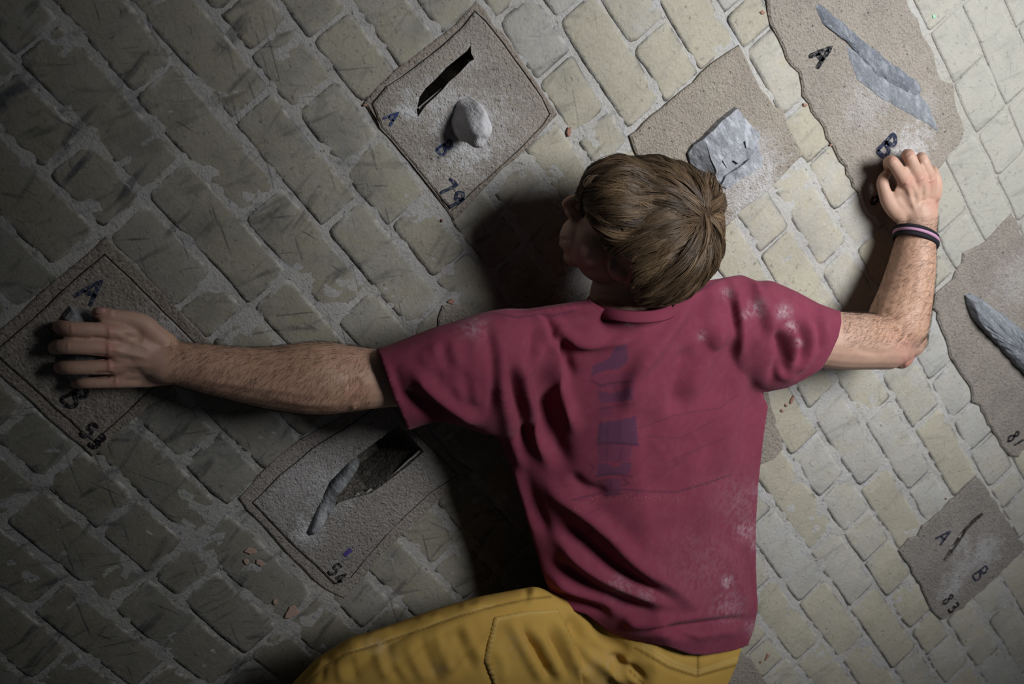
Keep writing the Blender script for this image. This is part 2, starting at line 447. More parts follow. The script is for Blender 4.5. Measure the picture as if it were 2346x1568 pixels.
mesh_obj('outer_mortar', sh_V, sh_F, M_MORTAR, wall_o)['kind'] = 'stuff'
print('bricks', bricks)

# ------------------------------------------------------------------ concrete panels with set stones
def rock(name, outline_px, h0, height, mat, parent, seed=0, facets=5, smooth=False, shape=0.7, step=0.012, rough=0.25):
    """stone set in the concrete: outline on the wall, domed or faceted body with its own depth"""
    poly = ccw(densify(PX(outline_px), step, 0.0015, True, seed)); n = len(poly)
    cx = sum(p[0] for p in poly) / n; cz = sum(p[1] for p in poly) / n
    V = []; F = []
    levels = [(1.0, -0.012), (1.0, 0.25), (0.93, 0.62), (0.72, 0.88), (0.45, 0.98), (0.2, 1.0)]
    for (s, q) in levels:
        for x, z in poly:
            X, Z = cx + (x - cx) * s, cz + (z - cz) * s
            nn = noise.noise(Vector((X * 24 + seed * 3.1, seed * 1.7, Z * 24))) * rough + noise.noise(Vector((X * 60, seed * 2.3, Z * 60))) * rough * .4
            hh = h0 + q * height * (1 + nn) if q > 0 else h0 + q
            V.append((X, -hh, Z))
    for l in range(len(levels) - 1):
        for i in range(n):
            j = (i + 1) % n; F.append((l * n + i, l * n + j, (l + 1) * n + j, (l + 1) * n + i))
    F.append(tuple((len(levels) - 1) * n + i for i in range(n)))
    o = mesh_obj(name, V, F, mat, parent, smooth); fix_normals(o); return o

M_INK = ink('navy_marker', (0.018, 0.024, 0.05))
M_INKB = ink('blue_marker', (0.035, 0.055, 0.13))
M_INKK = ink('black_marker', (0.010, 0.010, 0.012))
M_PURPLE = ink('purple_paint', (0.07, 0.045, 0.20))
C_W = lambda px, py: W(px, py)
M_CAVITY = concrete('shaded_cavity', (0.10, 0.088, 0.075), (0.06, 0.053, 0.046))  # darker concrete: the shade inside the slots is put into the colour
def chalk(px, py, r, s): w = W(px, py); return (w[0], w[2], r, s)

def panel(name, label, center_px):
    w = W(*center_px); return thing(name, (w[0], 0, w[2]), label, 'climbing panel', 'concrete panels set in the brick wall')
PARTS = []
def adopt(root, *objs):
    for o in objs: unparent_loc(o, root)

# panel 79
m79 = concrete('concrete_panel_grey', (0.33, 0.295, 0.25), (0.25, 0.222, 0.19), [chalk(935, 245, .022, .9), chalk(1000, 235, .05, .55), chalk(1085, 300, .075, .6), chalk(1050, 350, .05, .5), chalk(1075, 140, .03, .4)])
r79 = panel('concrete_panel', 'square concrete panel numbered 79 with a long dark slot and a pale stone knob', (1055, 260))
out79 = densify(PX([(833, 238), (868, 192), (905, 160), (975, 108), (1045, 52), (1090, 2), (1112, 28), (1131, 57), (1152, 75), (1192, 135), (1230, 190), (1277, 262), (1258, 282), (1240, 300), (1205, 340), (1150, 388), (1098, 440), (1040, 506), (1005, 460), (960, 396), (915, 342), (868, 288)]), .02, .0012, True, 1)
inn79 = PX([(850, 237), (888, 196), (950, 152), (1010, 106), (1060, 60), (1083, 28), (1108, 48), (1150, 98), (1195, 165), (1240, 225), (1256, 260), (1238, 286), (1190, 335), (1120, 400), (1032, 478), (982, 422), (922, 346), (872, 290)])
inn79 = ccw(densify(inn79, .02, .0010, True, 2))
gap79 = inset(inn79, -0.0022)
fr = slab('mortar_frame', out79, [(gap79, 0.008, 0.99)], 0.003, 0.03, concrete('mortar_frame_brown', (0.29, 0.245, 0.20), (0.23, 0.19, 0.155)), None, floor_holes=[inset(SLOT79, -0.004)])
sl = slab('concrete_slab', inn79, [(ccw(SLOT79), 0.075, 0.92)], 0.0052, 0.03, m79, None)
kb = None
def knob(name, px, py, h, rx, ry, rd, mat, seed, lump=0.1, sub=4, rot=0.0, cut=None):
    bm = bmesh.new(); bmesh.ops.create_icosphere(bm, subdivisions=sub, radius=1.0)
    c = W(px, py, h); z = (c - CAM) @ EZ
    ca, sa = math.cos(rot), math.sin(rot)
    for v in bm.verts:
        d = v.co.copy(); q = 1 + lump * noise.noise(d * 1.7 + Vector((seed, 0, 0))) + lump * .4 * noise.noise(d * 4.5 + Vector((0, seed, 0)))
        x, y = d.x * rx * q, d.y * ry * q
        x, y = x * ca - y * sa, x * sa + y * ca
        p = c + EX * x * z / FOC - EY * y * z / FOC + np.array([0, -1, 0]) * d.z * rd * q
        v.co = Vector(p)
    me = bpy.data.meshes.new(name); bm.to_mesh(me); bm.free(); me.materials.append(mat)
    me.polygons.foreach_set('use_smooth', [True] * len(me.polygons))
    o = bpy.data.objects.new(name, me); link(o); fix_normals(o); return o
M_KNOB = slate('chalky_knob_stone', (0.66, 0.645, 0.65), (0.52, 0.50, 0.505), 0.75)
kb = knob('stone_knob', 1076, 276, 0.018, 38, 56, 0.042, M_KNOB, 2.0, 0.16, 4, -0.18); kb['label'] = 'pale chalky stone knob'
la = glyph('A', 893, 265, .020, 0.0038, .0056, M_INKB, .1)
lb = glyph('B', 1015, 336, .022, 0.0041, .0056, M_INKB, -.1)
n7 = glyph('7', 1022, 428, .025, 0.0048, .0056, M_INK, .05)
n9 = glyph('9', 1042, 456, .026, 0.0052, .0056, M_INK, -.05)
adopt(r79, fr, sl, kb, la, lb, n7, n9)

# panel 54
m54 = concrete('concrete_panel_dark_grey', (0.24, 0.225, 0.215), (0.18, 0.17, 0.165), [chalk(705, 1215, .03, .85), chalk(760, 1120, .05, .35), chalk(690, 1090, .09, .3), chalk(640, 1330, .01, .1)])
r54 = panel('concrete_panel', 'concrete panel numbered 54 with a deep dark pocket below the left arm', (780, 1150))
out54 = densify(PX([(548, 1142), (600, 1080), (690, 1003), (790, 950), (880, 880), (960, 960), (1040, 1050), (1085, 1080), (1010, 1140), (930, 1215), (872, 1268), (830, 1325), (785, 1372), (745, 1352), (690, 1300), (630, 1235), (585, 1190)]), .02, .0014, True, 3)
inn54 = ccw(densify(PX([(580, 1150), (640, 1090), (715, 1025), (800, 975), (880, 915), (945, 985), (1020, 1060), (1045, 1085), (985, 1125), (905, 1200), (850, 1262), (800, 1320), (766, 1335), (705, 1278), (640, 1215)]), .02, .001, True, 4))
fr = slab('mortar_frame', out54, [(inset(inn54, -0.002), 0.008, 0.99)], 0.003, 0.03, concrete('mortar_frame_grey', (0.25, 0.22, 0.20), (0.20, 0.175, 0.16)), None, floor_holes=[inset(SLOT54, -0.004)])
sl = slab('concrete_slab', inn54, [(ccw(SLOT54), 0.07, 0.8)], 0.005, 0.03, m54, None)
M_DKST = slate('dark_smooth_stone', (0.16, 0.165, 0.165), (0.10, 0.105, 0.105), 0.35)
st = rock('pocket_stone', [(712, 1222), (704, 1216), (716, 1190), (722, 1165), (734, 1140), (752, 1110), (785, 1072), (815, 1045), (824, 1056), (796, 1092), (772, 1130), (760, 1160), (744, 1192), (726, 1216)], -0.004, 0.017, M_DKST, None, 5, smooth=True)
st['label'] = 'dark smooth stone'
tip = rock('stone_tip', [(709, 1224), (701, 1214), (714, 1188), (722, 1164), (734, 1146), (750, 1150), (752, 1170), (738, 1196), (722, 1218)], 0.0, 0.016, slate('chalked_stone', (0.42, 0.42, 0.43), (0.20, 0.20, 0.205), 0.7), None, 21, smooth=True); tip['label'] = 'chalk-whitened lower end of the stone'
d5 = glyph('5', 764, 1302, .020, 0.0038, .0054, M_INKK)
d4 = glyph('4', 777, 1322, .020, 0.0038, .0054, M_INKK)
pp = ribbon('paint_dab', [[(786, 1270), (802, 1254)]], 0.009, 0.0052, M_PURPLE, None); pp['label'] = 'small purple paint dab'
adopt(r54, fr, sl, st, tip, d5, d4, pp)

# panel 53
m53 = concrete('concrete_panel_brown', (0.185, 0.158, 0.133), (0.135, 0.115, 0.098), [chalk(390, 745, .05, .35)])
r53 = panel('concrete_panel', 'dark brown concrete panel numbered 53 under the left hand', (220, 790))
x53 = [K(-7.5, 6.02), K(-4.5, 6.05), K(-4.45, 3.0), K(-7.45, 3.02)]
out53 = densify(x53, .02, .0016, True, 6)
inn53 = ccw(densify(inset(x53, 0.016), .02, .001, True, 7))
fr = slab('mortar_frame', out53, [(inset(inn53, -0.002), 0.007, 0.99)], 0.003, 0.03, concrete('mortar_frame_dark', (0.17, 0.14, 0.115), (0.13, 0.107, 0.09)), None)
sl = slab('concrete_slab', inn53, [], 0.005, 0.03, m53, None)
hl = knob('stone_hold', 178, 790, 0.000, 58, 88, 0.030, M_DKST, 6.0, 0.15, 4, 0.2)
hl2 = rock('stone_hold', [(140, 722), (158, 700), (200, 712), (228, 738), (210, 760), (160, 752)], 0.004, 0.016, slate('grey_hold_stone', (0.22, 0.225, 0.235), (0.13, 0.13, 0.14), .3), None, 8)
A = glyph('A', 203, 661, .034, 0.0054, .0054, M_INK, .25)
Bl = glyph('B', 170, 906, .032, 0.0052, .0054, M_INKK, -.2)
e5 = glyph('5', 203, 984, .020, 0.0045, .0054, M_INKK)
e3 = glyph('3', 222, 1008, .020, 0.0045, .0054, M_INKK)
adopt(r53, fr, sl, hl, hl2, A, Bl, e5, e3)

# panel D: upper right, two slate edges
mD = concrete('concrete_panel_sandy', (0.36, 0.315, 0.265), (0.27, 0.24, 0.205), [chalk(2075, 345, .055, .75), chalk(1985, 235, .06, .35), chalk(2110, 250, .04, .3)])
rD = panel('concrete_panel', 'large rough concrete panel with two blue grey slate strips above the right hand', (1985, 240))
outD = densify(PX([(1750, -10), (1765, 62), (1782, 88), (1800, 130), (1826, 168), (1838, 220), (1868, 268), (1900, 326), (1916, 352), (1940, 398), (1962, 442), (1985, 490), (2012, 520), (2058, 470), (2098, 430), (2150, 384), (2172, 352), (2196, 330), (2207, 298), (2190, 255), (2180, 196), (2152, 178), (2135, 128), (2106, 62), (2080, 10), (2050, -60), (1990, -160), (1880, -95)]), .012, .0028, True, 9)
sl = slab('concrete_slab', outD, [], 0.0055, 0.03, mD, None, 0.0025)
M_SLATE = slate('blue_grey_slate', (0.165, 0.18, 0.205), (0.115, 0.125, 0.145), 0.3)
M_SLATE2 = slate('pale_blue_grey_slate', (0.235, 0.248, 0.272), (0.17, 0.18, 0.20), 0.3)
s1 = rock('slate_strip', [(1862, 12), (1872, 6), (1906, 36), (1946, 68), (1986, 104), (2046, 149), (2102, 190), (2107, 203), (2098, 222), (2061, 203), (2005, 174), (1936, 98), (1878, 52)], 0.004, 0.006, M_SLATE, None, 10, rough=.2)
s2 = rock('slate_strip', [(1930, 100), (1985, 128), (2035, 168), (2085, 205), (2108, 222), (2128, 248), (2146, 302), (2120, 282), (2085, 264), (2005, 219), (1956, 178), (1940, 140)], 0.004, 0.0035, M_SLATE2, None, 11, rough=.2)
s2['label'] = 'paler slate strip'
lA = glyph('A', 1875, 121, .036, 0.0076, .006, M_INKK, .1)
lB = glyph('B', 2027, 332, .036, 0.0073, .006, M_INK, .1)
nD = glyph('8', 2006, 452, .026, 0.0052, .006, M_INKK)
hR = rock('stone_hold', [(2044, 362), (2058, 340), (2078, 340), (2100, 352), (2116, 380), (2108, 408), (2080, 420), (2056, 402)], 0.004, 0.015, M_KNOB, None, 12)
adopt(rD, sl, s1, s2, lA, lB, nD, hR)

# panel C: behind the head
mC = concrete('concrete_panel_tan', (0.36, 0.31, 0.25), (0.29, 0.25, 0.205), [chalk(1720, 440, .07, .7), chalk(1640, 420, .05, .5), chalk(1740, 350, .05, .35)])
rC = panel('concrete_panel', 'tan concrete panel with a jagged grey rock partly behind the head', (1640, 320))
outC = densify(PX([(1440, 312), (1455, 300), (1510, 248), (1560, 208), (1605, 168), (1650, 128), (1688, 102), (1712, 148), (1740, 200), (1768, 240), (1795, 262), (1808, 300), (1818, 332), (1838, 352), (1800, 392), (1765, 430), (1720, 462), (1680, 498), (1640, 540), (1580, 600), (1530, 520), (1480, 420)]), .014, .002, True, 13)
sl = slab('concrete_slab', outC, [], 0.0055, 0.03, mC, None, 0.002)
def faceted(name, polys, h0, mat, parent):
    """jagged rock as abutting facets: each = list of (px, py, height)"""
    V = []; F = []
    for pl in polys:
        s = len(V); n = len(pl)
        for (x, y, h) in pl:
            w = wall(x, y); V.append((w[0], -(h0 + h * .85), w[1]))
        for (x, y, h) in pl:
            w = wall(x, y); V.append((w[0], -(h0 - .01), w[1]))
        F.append(tuple(range(s, s + n)))
        for i in range(n): j = (i + 1) % n; F.append((s + i, s + j, s + n + j, s + n + i))
    o = mesh_obj(name, V, F, mat, parent); fix_normals(o)
    bm = bmesh.new(); bm.from_mesh(o.data)
    bmesh.ops.triangulate(bm, faces=bm.faces)
    bmesh.ops.subdivide_edges(bm, edges=bm.edges, cuts=3, use_grid_fill=True)
    for v in bm.verts:
        v.co.y -= noise.noise(v.co * 60) * .0035
    bm.to_mesh(o.data); bm.free(); return o
M_JAG = slate('grey_rock', (0.36, 0.37, 0.40), (0.21, 0.215, 0.235), 0.65, 1.2)
M_JAGD = slate('shaded_grey_rock', (0.20, 0.205, 0.22), (0.13, 0.135, 0.145), 0.4, 1.2)  # darker copy of the grey rock, shade of one face painted in
rk = faceted('rock_hold', [
    [(1600, 316, .008), (1640, 276, .009), (1677, 247, .008), (1726, 300, .007), (1734, 376, .005), (1700, 398, .006), (1650, 434, .004), (1612, 400, .008)],
    [(1602, 312, .012), (1640, 272, .014), (1677, 243, .012), (1690, 264, .016), (1706, 284, .016), (1684, 312, .026), (1650, 330, .03), (1630, 352, .030), (1618, 384, .028), (1606, 350, .024)],
    [(1706, 284, .016), (1728, 298, .010), (1732, 312, .008), (1712, 336, .012), (1690, 330, .020), (1684, 312, .026)],
    [(1684, 312, .020), (1690, 330, .018), (1712, 338, .015), (1708, 352, .013), (1680, 370, .012), (1664, 360, .014), (1650, 378, .016), (1630, 352, .028), (1650, 330, .026)],
    [(1630, 352, .022), (1650, 378, .014), (1640, 400, .012), (1622, 400, .018), (1618, 384, .024)],
    [(1712, 338, .010), (1736, 350, .008), (1738, 376, .006), (1700, 400, .008), (1660, 430, .006), (1640, 420, .010), (1650, 398, .012), (1690, 372, .012), (1708, 352, .012)]], 0.005, M_JAG, None)
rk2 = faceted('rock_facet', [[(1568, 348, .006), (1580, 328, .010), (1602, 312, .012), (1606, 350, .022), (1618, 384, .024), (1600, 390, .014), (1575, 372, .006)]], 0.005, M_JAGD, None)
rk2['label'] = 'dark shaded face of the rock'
adopt(rC, sl, rk, rk2)

# panel 81
m81 = concrete('concrete_panel_brown_grey', (0.30, 0.265, 0.23), (0.225, 0.20, 0.175), [chalk(2330, 640, .07, .3)])
r81 = panel('concrete_panel', 'concrete panel numbered 81 with a protruding slate at the frame edge', (2290, 790))
out81 = densify(PX([(2136, 700), (2142, 668), (2176, 640), (2200, 600), (2204, 578), (2236, 560), (2262, 548), (2290, 512), (2314, 488), (2330, 520), (2350, 560), (2440, 700), (2500, 850), (2430, 950), (2360, 1010), (2330, 1046), (2310, 1046), (2290, 1024), (2284, 1006), (2262, 970), (2240, 930), (2224, 920), (2226, 900), (2205, 868), (2180, 830), (2166, 780), (2150, 745)]), .012, .0028, True, 15)
sl = slab('concrete_slab', out81, [], 0.0055, 0.03, m81, None, 0.0025)
sr = rock('slate_hold', [(2204, 674), (2218, 670), (2240, 682), (2282, 712), (2340, 756), (2400, 810), (2450, 880), (2420, 915), (2370, 880), (2330, 845), (2290, 800), (2262, 770), (2232, 742), (2212, 710)], 0.004, 0.026, M_SLATE2, None, 16, rough=.35)
d8 = glyph('8', 2317, 999, .026, 0.0043, .006, M_INKK, -.2)
d1_ = glyph('1', 2329, 1013, .023, 0.0043, .006, M_INKK, -.3)
adopt(r81, sl, sr, d8, d1_)

# panel 83
m83 = concrete('concrete_panel_mid_grey', (0.29, 0.265, 0.245), (0.215, 0.195, 0.18), [chalk(2200, 1300, .045, .45), chalk(2255, 1262, .05, .6), chalk(2195, 1240, .03, .5), chalk(2170, 1350, .04, .4)])
r83 = panel('concrete_panel', 'small concrete panel numbered 83 with a thin crack and letters A and B', (2200, 1270))
out83 = densify(PX([(2055, 1262), (2078, 1232), (2100, 1226), (2112, 1204), (2140, 1180), (2175, 1148), (2210, 1112), (2236, 1090), (2256, 1118), (2290, 1168), (2320, 1215), (2348, 1258), (2318, 1284), (2284, 1318), (2240, 1358), (2204, 1392), (2180, 1404), (2154, 1420), (2134, 1398), (2120, 1372), (2100, 1330), (2084, 1302)]), .012, .0024, True, 17)
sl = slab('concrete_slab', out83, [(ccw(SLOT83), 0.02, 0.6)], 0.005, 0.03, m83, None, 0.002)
A8 = glyph('A', 2157, 1225, .032, 0.0043, .0055, M_INK, .05)
B8 = glyph('B', 2241, 1311, .034, 0.0041, .0055, M_INK, -.15)
e8 = glyph('8', 2168, 1372, .024, 0.0041, .0055, M_INKK, -.1)
e3_ = glyph('3', 2180, 1390, .024, 0.0041, .0055, M_INKK, -.1)
adopt(r83, sl, A8, B8, e8, e3_)


# flakes knocked out of the paint, showing red brick; a cement repair; splash marks
def blob(name, px, py, rx, rz, h, mat, rot=0.0, seed=0, n=11):
    cx, cz = wall(px, py); rr = random.Random(seed); ca, sa = math.cos(rot), math.sin(rot); P = []
    for i in range(n):
        a = 2 * math.pi * i / n; q = rr.uniform(.65, 1.15); u, v = rx * q * math.cos(a), rz * q * math.sin(a)
        P.append((cx + u * ca - v * sa, cz + u * sa + v * ca))
    return slab(name, P, [], h, h + .004, mat, wall_o, .0006)
M_CHIP = plain('bare_red_brick', (0.36, 0.20, 0.15), 0.9); M_PINKSP = plain('pale_pink_splash', (0.36, 0.25, 0.20), 0.8)
for i, (x, y, a, b, r) in enumerate(((1813, 915, .012, .006, -.9), (1799, 928, .006, .004, 0), (1790, 940, .006, .004, .3), (1756, 1504, .014, .006, -1.), (1742, 1516, .006, .004, 0), (2065, 1258, .006, .008, 0), (2130, 1315, .007, .005, .4), (2166, 1142, .006, .003, .5), (1745, 28, .008, .005, .6), (1998, 486, .005, .007, 0), (1302, 302, .006, .013, .8), (1842, 240, .008, .004, .5), (1903, 330, .004, .006, 0), (835, 240, .006, .003, .8), (1032, 690, .010, .006, .6), (2282, 1318, .005, .004, 0), (1012, 505, .004, .003, 0))):
    blob('paint_flake', x, y, a * .6, b * .6, .0036, M_CHIP, r, i)['label'] = 'bare red brick where paint has flaked'
for i, (x, y, a, b, r) in enumerate(((668, 1402, .011, .012, 0), (630, 1378, .005, .004, 0), (575, 1262, .010, .006, .6), (596, 1290, .009, .005, .2), (562, 1285, .006, .004, 0))):
    blob('paint_splash', x, y, a, b, .0034, M_PINKSP, r, 40 + i)['label'] = 'pale pink splash mark'
blob('paint_dab', 2137, 38, .004, .003, .0036, plain('pale_green_paint', (0.32, 0.62, 0.42), 0.8), .5, 71)['label'] = 'tiny pale green paint dab'
M_REP = concrete('cement_repair', (0.31, 0.27, 0.225), (0.25, 0.215, 0.18))
slab('cement_repair', densify(PX([(1700, 905), (1752, 880), (1768, 940), (1778, 975), (1788, 1005), (1790, 1030), (1770, 1050), (1748, 1062), (1700, 1080)]), .012, .002, True, 51), [], .0042, .01, M_REP, wall_o)
slab('cement_repair', densify(PX([(1640, 1500), (1700, 1496), (1722, 1508), (1740, 1540), (1760, 1580), (1700, 1620), (1620, 1600)]), .012, .002, True, 52), [], .0042, .01, M_REP, wall_o)
slab('cement_repair', densify(PX([(1000, 730), (1012, 700), (1040, 695), (1075, 712), (1110, 740), (1060, 780), (1010, 770)]), .012, .002, True, 53), [], .0042, .01, M_REP, wall_o)

# ------------------------------------------------------------------ the climber
HS = 0.68
def WP(px, py, h): return W(px, py, h * HS)
def ring_pts(L, R, h, dr, n=28, hR=None, fx=1.0):
    pl = WP(L[0], L[1], h); pr = WP(R[0], R[1], h if hR is None else hR)
    c = (pl + pr) / 2; lat = (pr - pl) / 2; d = c - CAM; d /= np.linalg.norm(d)
    out = []
    for i in range(n):
        a = 2 * math.pi * i / n; ca, sa = math.cos(a), math.sin(a)
        e = 2 / fx
        ca = math.copysign(abs(ca) ** e, ca) if fx != 1.0 else ca
        sa = math.copysign(abs(sa) ** e, sa) if fx != 1.0 else sa
        out.append(c + lat * ca + d * dr * sa)
    return out
def loft(rings):
    V = [p for r in rings for p in r]; n = len(rings[0]); F = []
    for k in range(len(rings) - 1):
        for i in range(n):
            j = (i + 1) % n; F.append((k * n + i, k * n + j, (k + 1) * n + j, (k + 1) * n + i))
    F.append(tuple(range(n))[::-1]); F.append(tuple((len(rings) - 1) * n + i for i in range(n)))
    return V, F
def catmull(P, sub):
    P = np.asarray(P, float); out = []
    for i in range(len(P) - 1):
        p0, p1, p2, p3 = P[max(i - 1, 0)], P[i], P[i + 1], P[min(i + 2, len(P) - 1)]
        for s in range(sub):
            t = s / sub
            out.append(0.5 * ((2 * p1) + (-p0 + p2) * t + (2 * p0 - 5 * p1 + 4 * p2 - p3) * t * t + (-p0 + 3 * p1 - 3 * p2 + p3) * t ** 3))
    out.append(P[-1]); return np.array(out)
def limb(P, depth=1.0, sub=4, n=20):
    """P rows: px, py, h, r_px ; cross sections square to the axis in 3D, rounded ends"""
    Q = catmull(P, sub); pts = np.array([WP(q[0], q[1], q[2]) for q in Q])
    rad = np.array([q[3] * ((pts[i] - CAM) @ EZ) / FOC for i, q in enumerate(Q)])
    m = len(pts); rings = []
    t0 = (pts[1] - pts[0]); t0 /= np.linalg.norm(t0); t1 = pts[-1] - pts[-2]; t1 /= np.linalg.norm(t1)
    seq = [(pts[0] - t0 * rad[0] * .8, rad[0] * .45, t0), (pts[0] - t0 * rad[0] * .45, rad[0] * .82, t0)]
    for i in range(m):
        t = pts[min(i + 1, m - 1)] - pts[max(i - 1, 0)]; t /= np.linalg.norm(t)
        seq.append((pts[i], rad[i], t))
    seq += [(pts[-1] + t1 * rad[-1] * .45, rad[-1] * .82, t1), (pts[-1] + t1 * rad[-1] * .8, rad[-1] * .45, t1)]
    u = None
    for c, r, t in seq:
        d = c - CAM; d /= np.linalg.norm(d)
        if u is None:
            u = np.cross(t, d)
            if np.linalg.norm(u) < .2: u = np.cross(t, EX)
        u = u - t * (u @ t); u /= np.linalg.norm(u)
        v = np.cross(t, u)
        rings.append([c + u * r * math.cos(2 * math.pi * i / n) + v * r * depth * math.sin(2 * math.pi * i / n) for i in range(n)])
    return loft(rings)
def ellipsoid(px, py, h, rx, ry, rd, rot=0.0, nu=24, nv=14):
    c = WP(px, py, h); d = c - CAM; z = d @ EZ; d = d / np.linalg.norm(d); s = z / FOC
    ca, sa = math.cos(rot), math.sin(rot); A1 = (EX * ca - EY * sa) * rx * s; A2 = (EX * sa + EY * ca) * ry * s
    rings = []
    for j in range(1, nv):
        ph = math.pi * j / nv
        rings.append([c + A1 * math.cos(ph) + (A2 * math.cos(2 * math.pi * i / nu) + d * rd * math.sin(2 * math.pi * i / nu)) * math.sin(ph) for i in range(nu)])
    return loft(rings)
def voxel_union(name, pieces, voxel, smooth_it, factor=0.5):
    V = []; F = []
    for v, f in pieces:
        # orient each closed piece outward
        s = len(V); V += list(v)
        vv = np.array(v); vol = 0.0
        for q in f:
            for i in range(1, len(q) - 1): vol += np.dot(vv[q[0]], np.cross(vv[q[i]], vv[q[i + 1]]))
        F += [tuple(s + i for i in (q if vol > 0 else q[::-1])) for q in f]
    me = bpy.data.meshes.new(name + '_src'); me.from_pydata([tuple(map(float, p)) for p in V], [], F); me.update()
    o = bpy.data.objects.new(name + '_src', me); COL.objects.link(o)
    md = o.modifiers.new('r', 'REMESH'); md.mode = 'VOXEL'; md.voxel_size = voxel; md.use_smooth_shade = True
    sm = o.modifiers.new('s', 'SMOOTH'); sm.factor = factor; sm.iterations = smooth_it
    dg = bpy.context.evaluated_depsgraph_get(); dg.update()
    res = bpy.data.meshes.new_from_object(o.evaluated_get(dg))
    bpy.data.objects.remove(o); bpy.data.meshes.remove(me)
    res.name = name; res.polygons.foreach_set('use_smooth', [True] * len(res.polygons)); return res
def get_co(me):
    a = np.empty(len(me.vertices) * 3); me.vertices.foreach_get('co', a); return a.reshape(-1, 3)
def get_no(me):
    a = np.empty(len(me.vertices) * 3); me.vertices.foreach_get('normal', a); return a.reshape(-1, 3)
def set_co(me, a):
    me.vertices.foreach_set('co', np.ascontiguousarray(a).ravel()); me.update()
def seg_dist(px, py, poly):
    """distance to a polyline and the 0..1 position along it"""
    best = np.full(px.shape, 1e9); par = np.zeros(px.shape)
    P = np.asarray(poly, float); L = np.linalg.norm(np.diff(P, axis=0), axis=1); cum = np.concatenate([[0], np.cumsum(L)]); tot = cum[-1]
    for i in range(len(P) - 1):
        a, b = P[i], P[i + 1]; d = b - a; l2 = d @ d
        t = np.clip(((px - a[0]) * d[0] + (py - a[1]) * d[1]) / l2, 0, 1)
        dd = np.hypot(px - a[0] - t * d[0], py - a[1] - t * d[1]); m = dd < best
        best[m] = dd[m]; par[m] = (cum[i] + t[m] * L[i]) / tot
    return best, par
def facing(co, no):
    d = co - CAM; d /= np.linalg.norm(d, axis=1)[:, None]
    return np.clip(-(no * d).sum(1) * 1.8, 0, 1)
def displace(me, folds, scale=1.0, wide=1.0, soft=0):
    co, no = get_co(me), get_no(me); px, py, _ = proj(co); w = facing(co, no); acc = np.zeros(len(co))
    for (poly, amp, sig) in folds:
        if scale > 1.2 and abs(amp) < 5.5: amp *= .8
        sig = sig * wide
        P = catmull(poly, 3) if len(poly) > 2 else np.asarray(poly, float)
        lo, hi = P.min(0) - 3 * sig, P.max(0) + 3 * sig
        m = (px > lo[0]) & (px < hi[0]) & (py > lo[1]) & (py < hi[1]) & (w > 0)
        if not m.any(): continue
        d, t = seg_dist(px[m], py[m], P)
        tap = np.clip(np.minimum(t, 1 - t) * 4, 0, 1); tap = tap * tap * (3 - 2 * tap) * .95 + .05
        acc[m] += amp * .001 * np.exp(-(d / sig) ** 2) * tap
    acc = acc * w * scale
    ed = np.empty(len(me.edges) * 2, np.int64); me.edges.foreach_get('vertices', ed); ed = ed.reshape(-1, 2)
    deg = np.bincount(ed.ravel(), minlength=len(co)).astype(float); deg[deg == 0] = 1
    for _ in range(soft):
        nb = np.bincount(ed[:, 0], acc[ed[:, 1]], len(co)) + np.bincount(ed[:, 1], acc[ed[:, 0]], len(co)); acc = .4 * acc + .6 * nb / deg
    set_co(me, co + no * acc[:, None])
def poly_mask(px, py, poly):
    P = np.asarray(poly, float); c = np.zeros(px.shape, bool); j = len(P) - 1
    for i in range(len(P)):
        xi, yi = P[i]; xj, yj = P[j]
        if yi != yj: c ^= ((yi > py) != (yj > py)) & (px < (xj - xi) * (py - yi) / (yj - yi) + xi)
        j = i
    return c
def put_attr(me, name, val):
    a = me.attributes.new(name, 'FLOAT', 'POINT'); a.data.foreach_set('value', np.ascontiguousarray(val, dtype=np.float32))

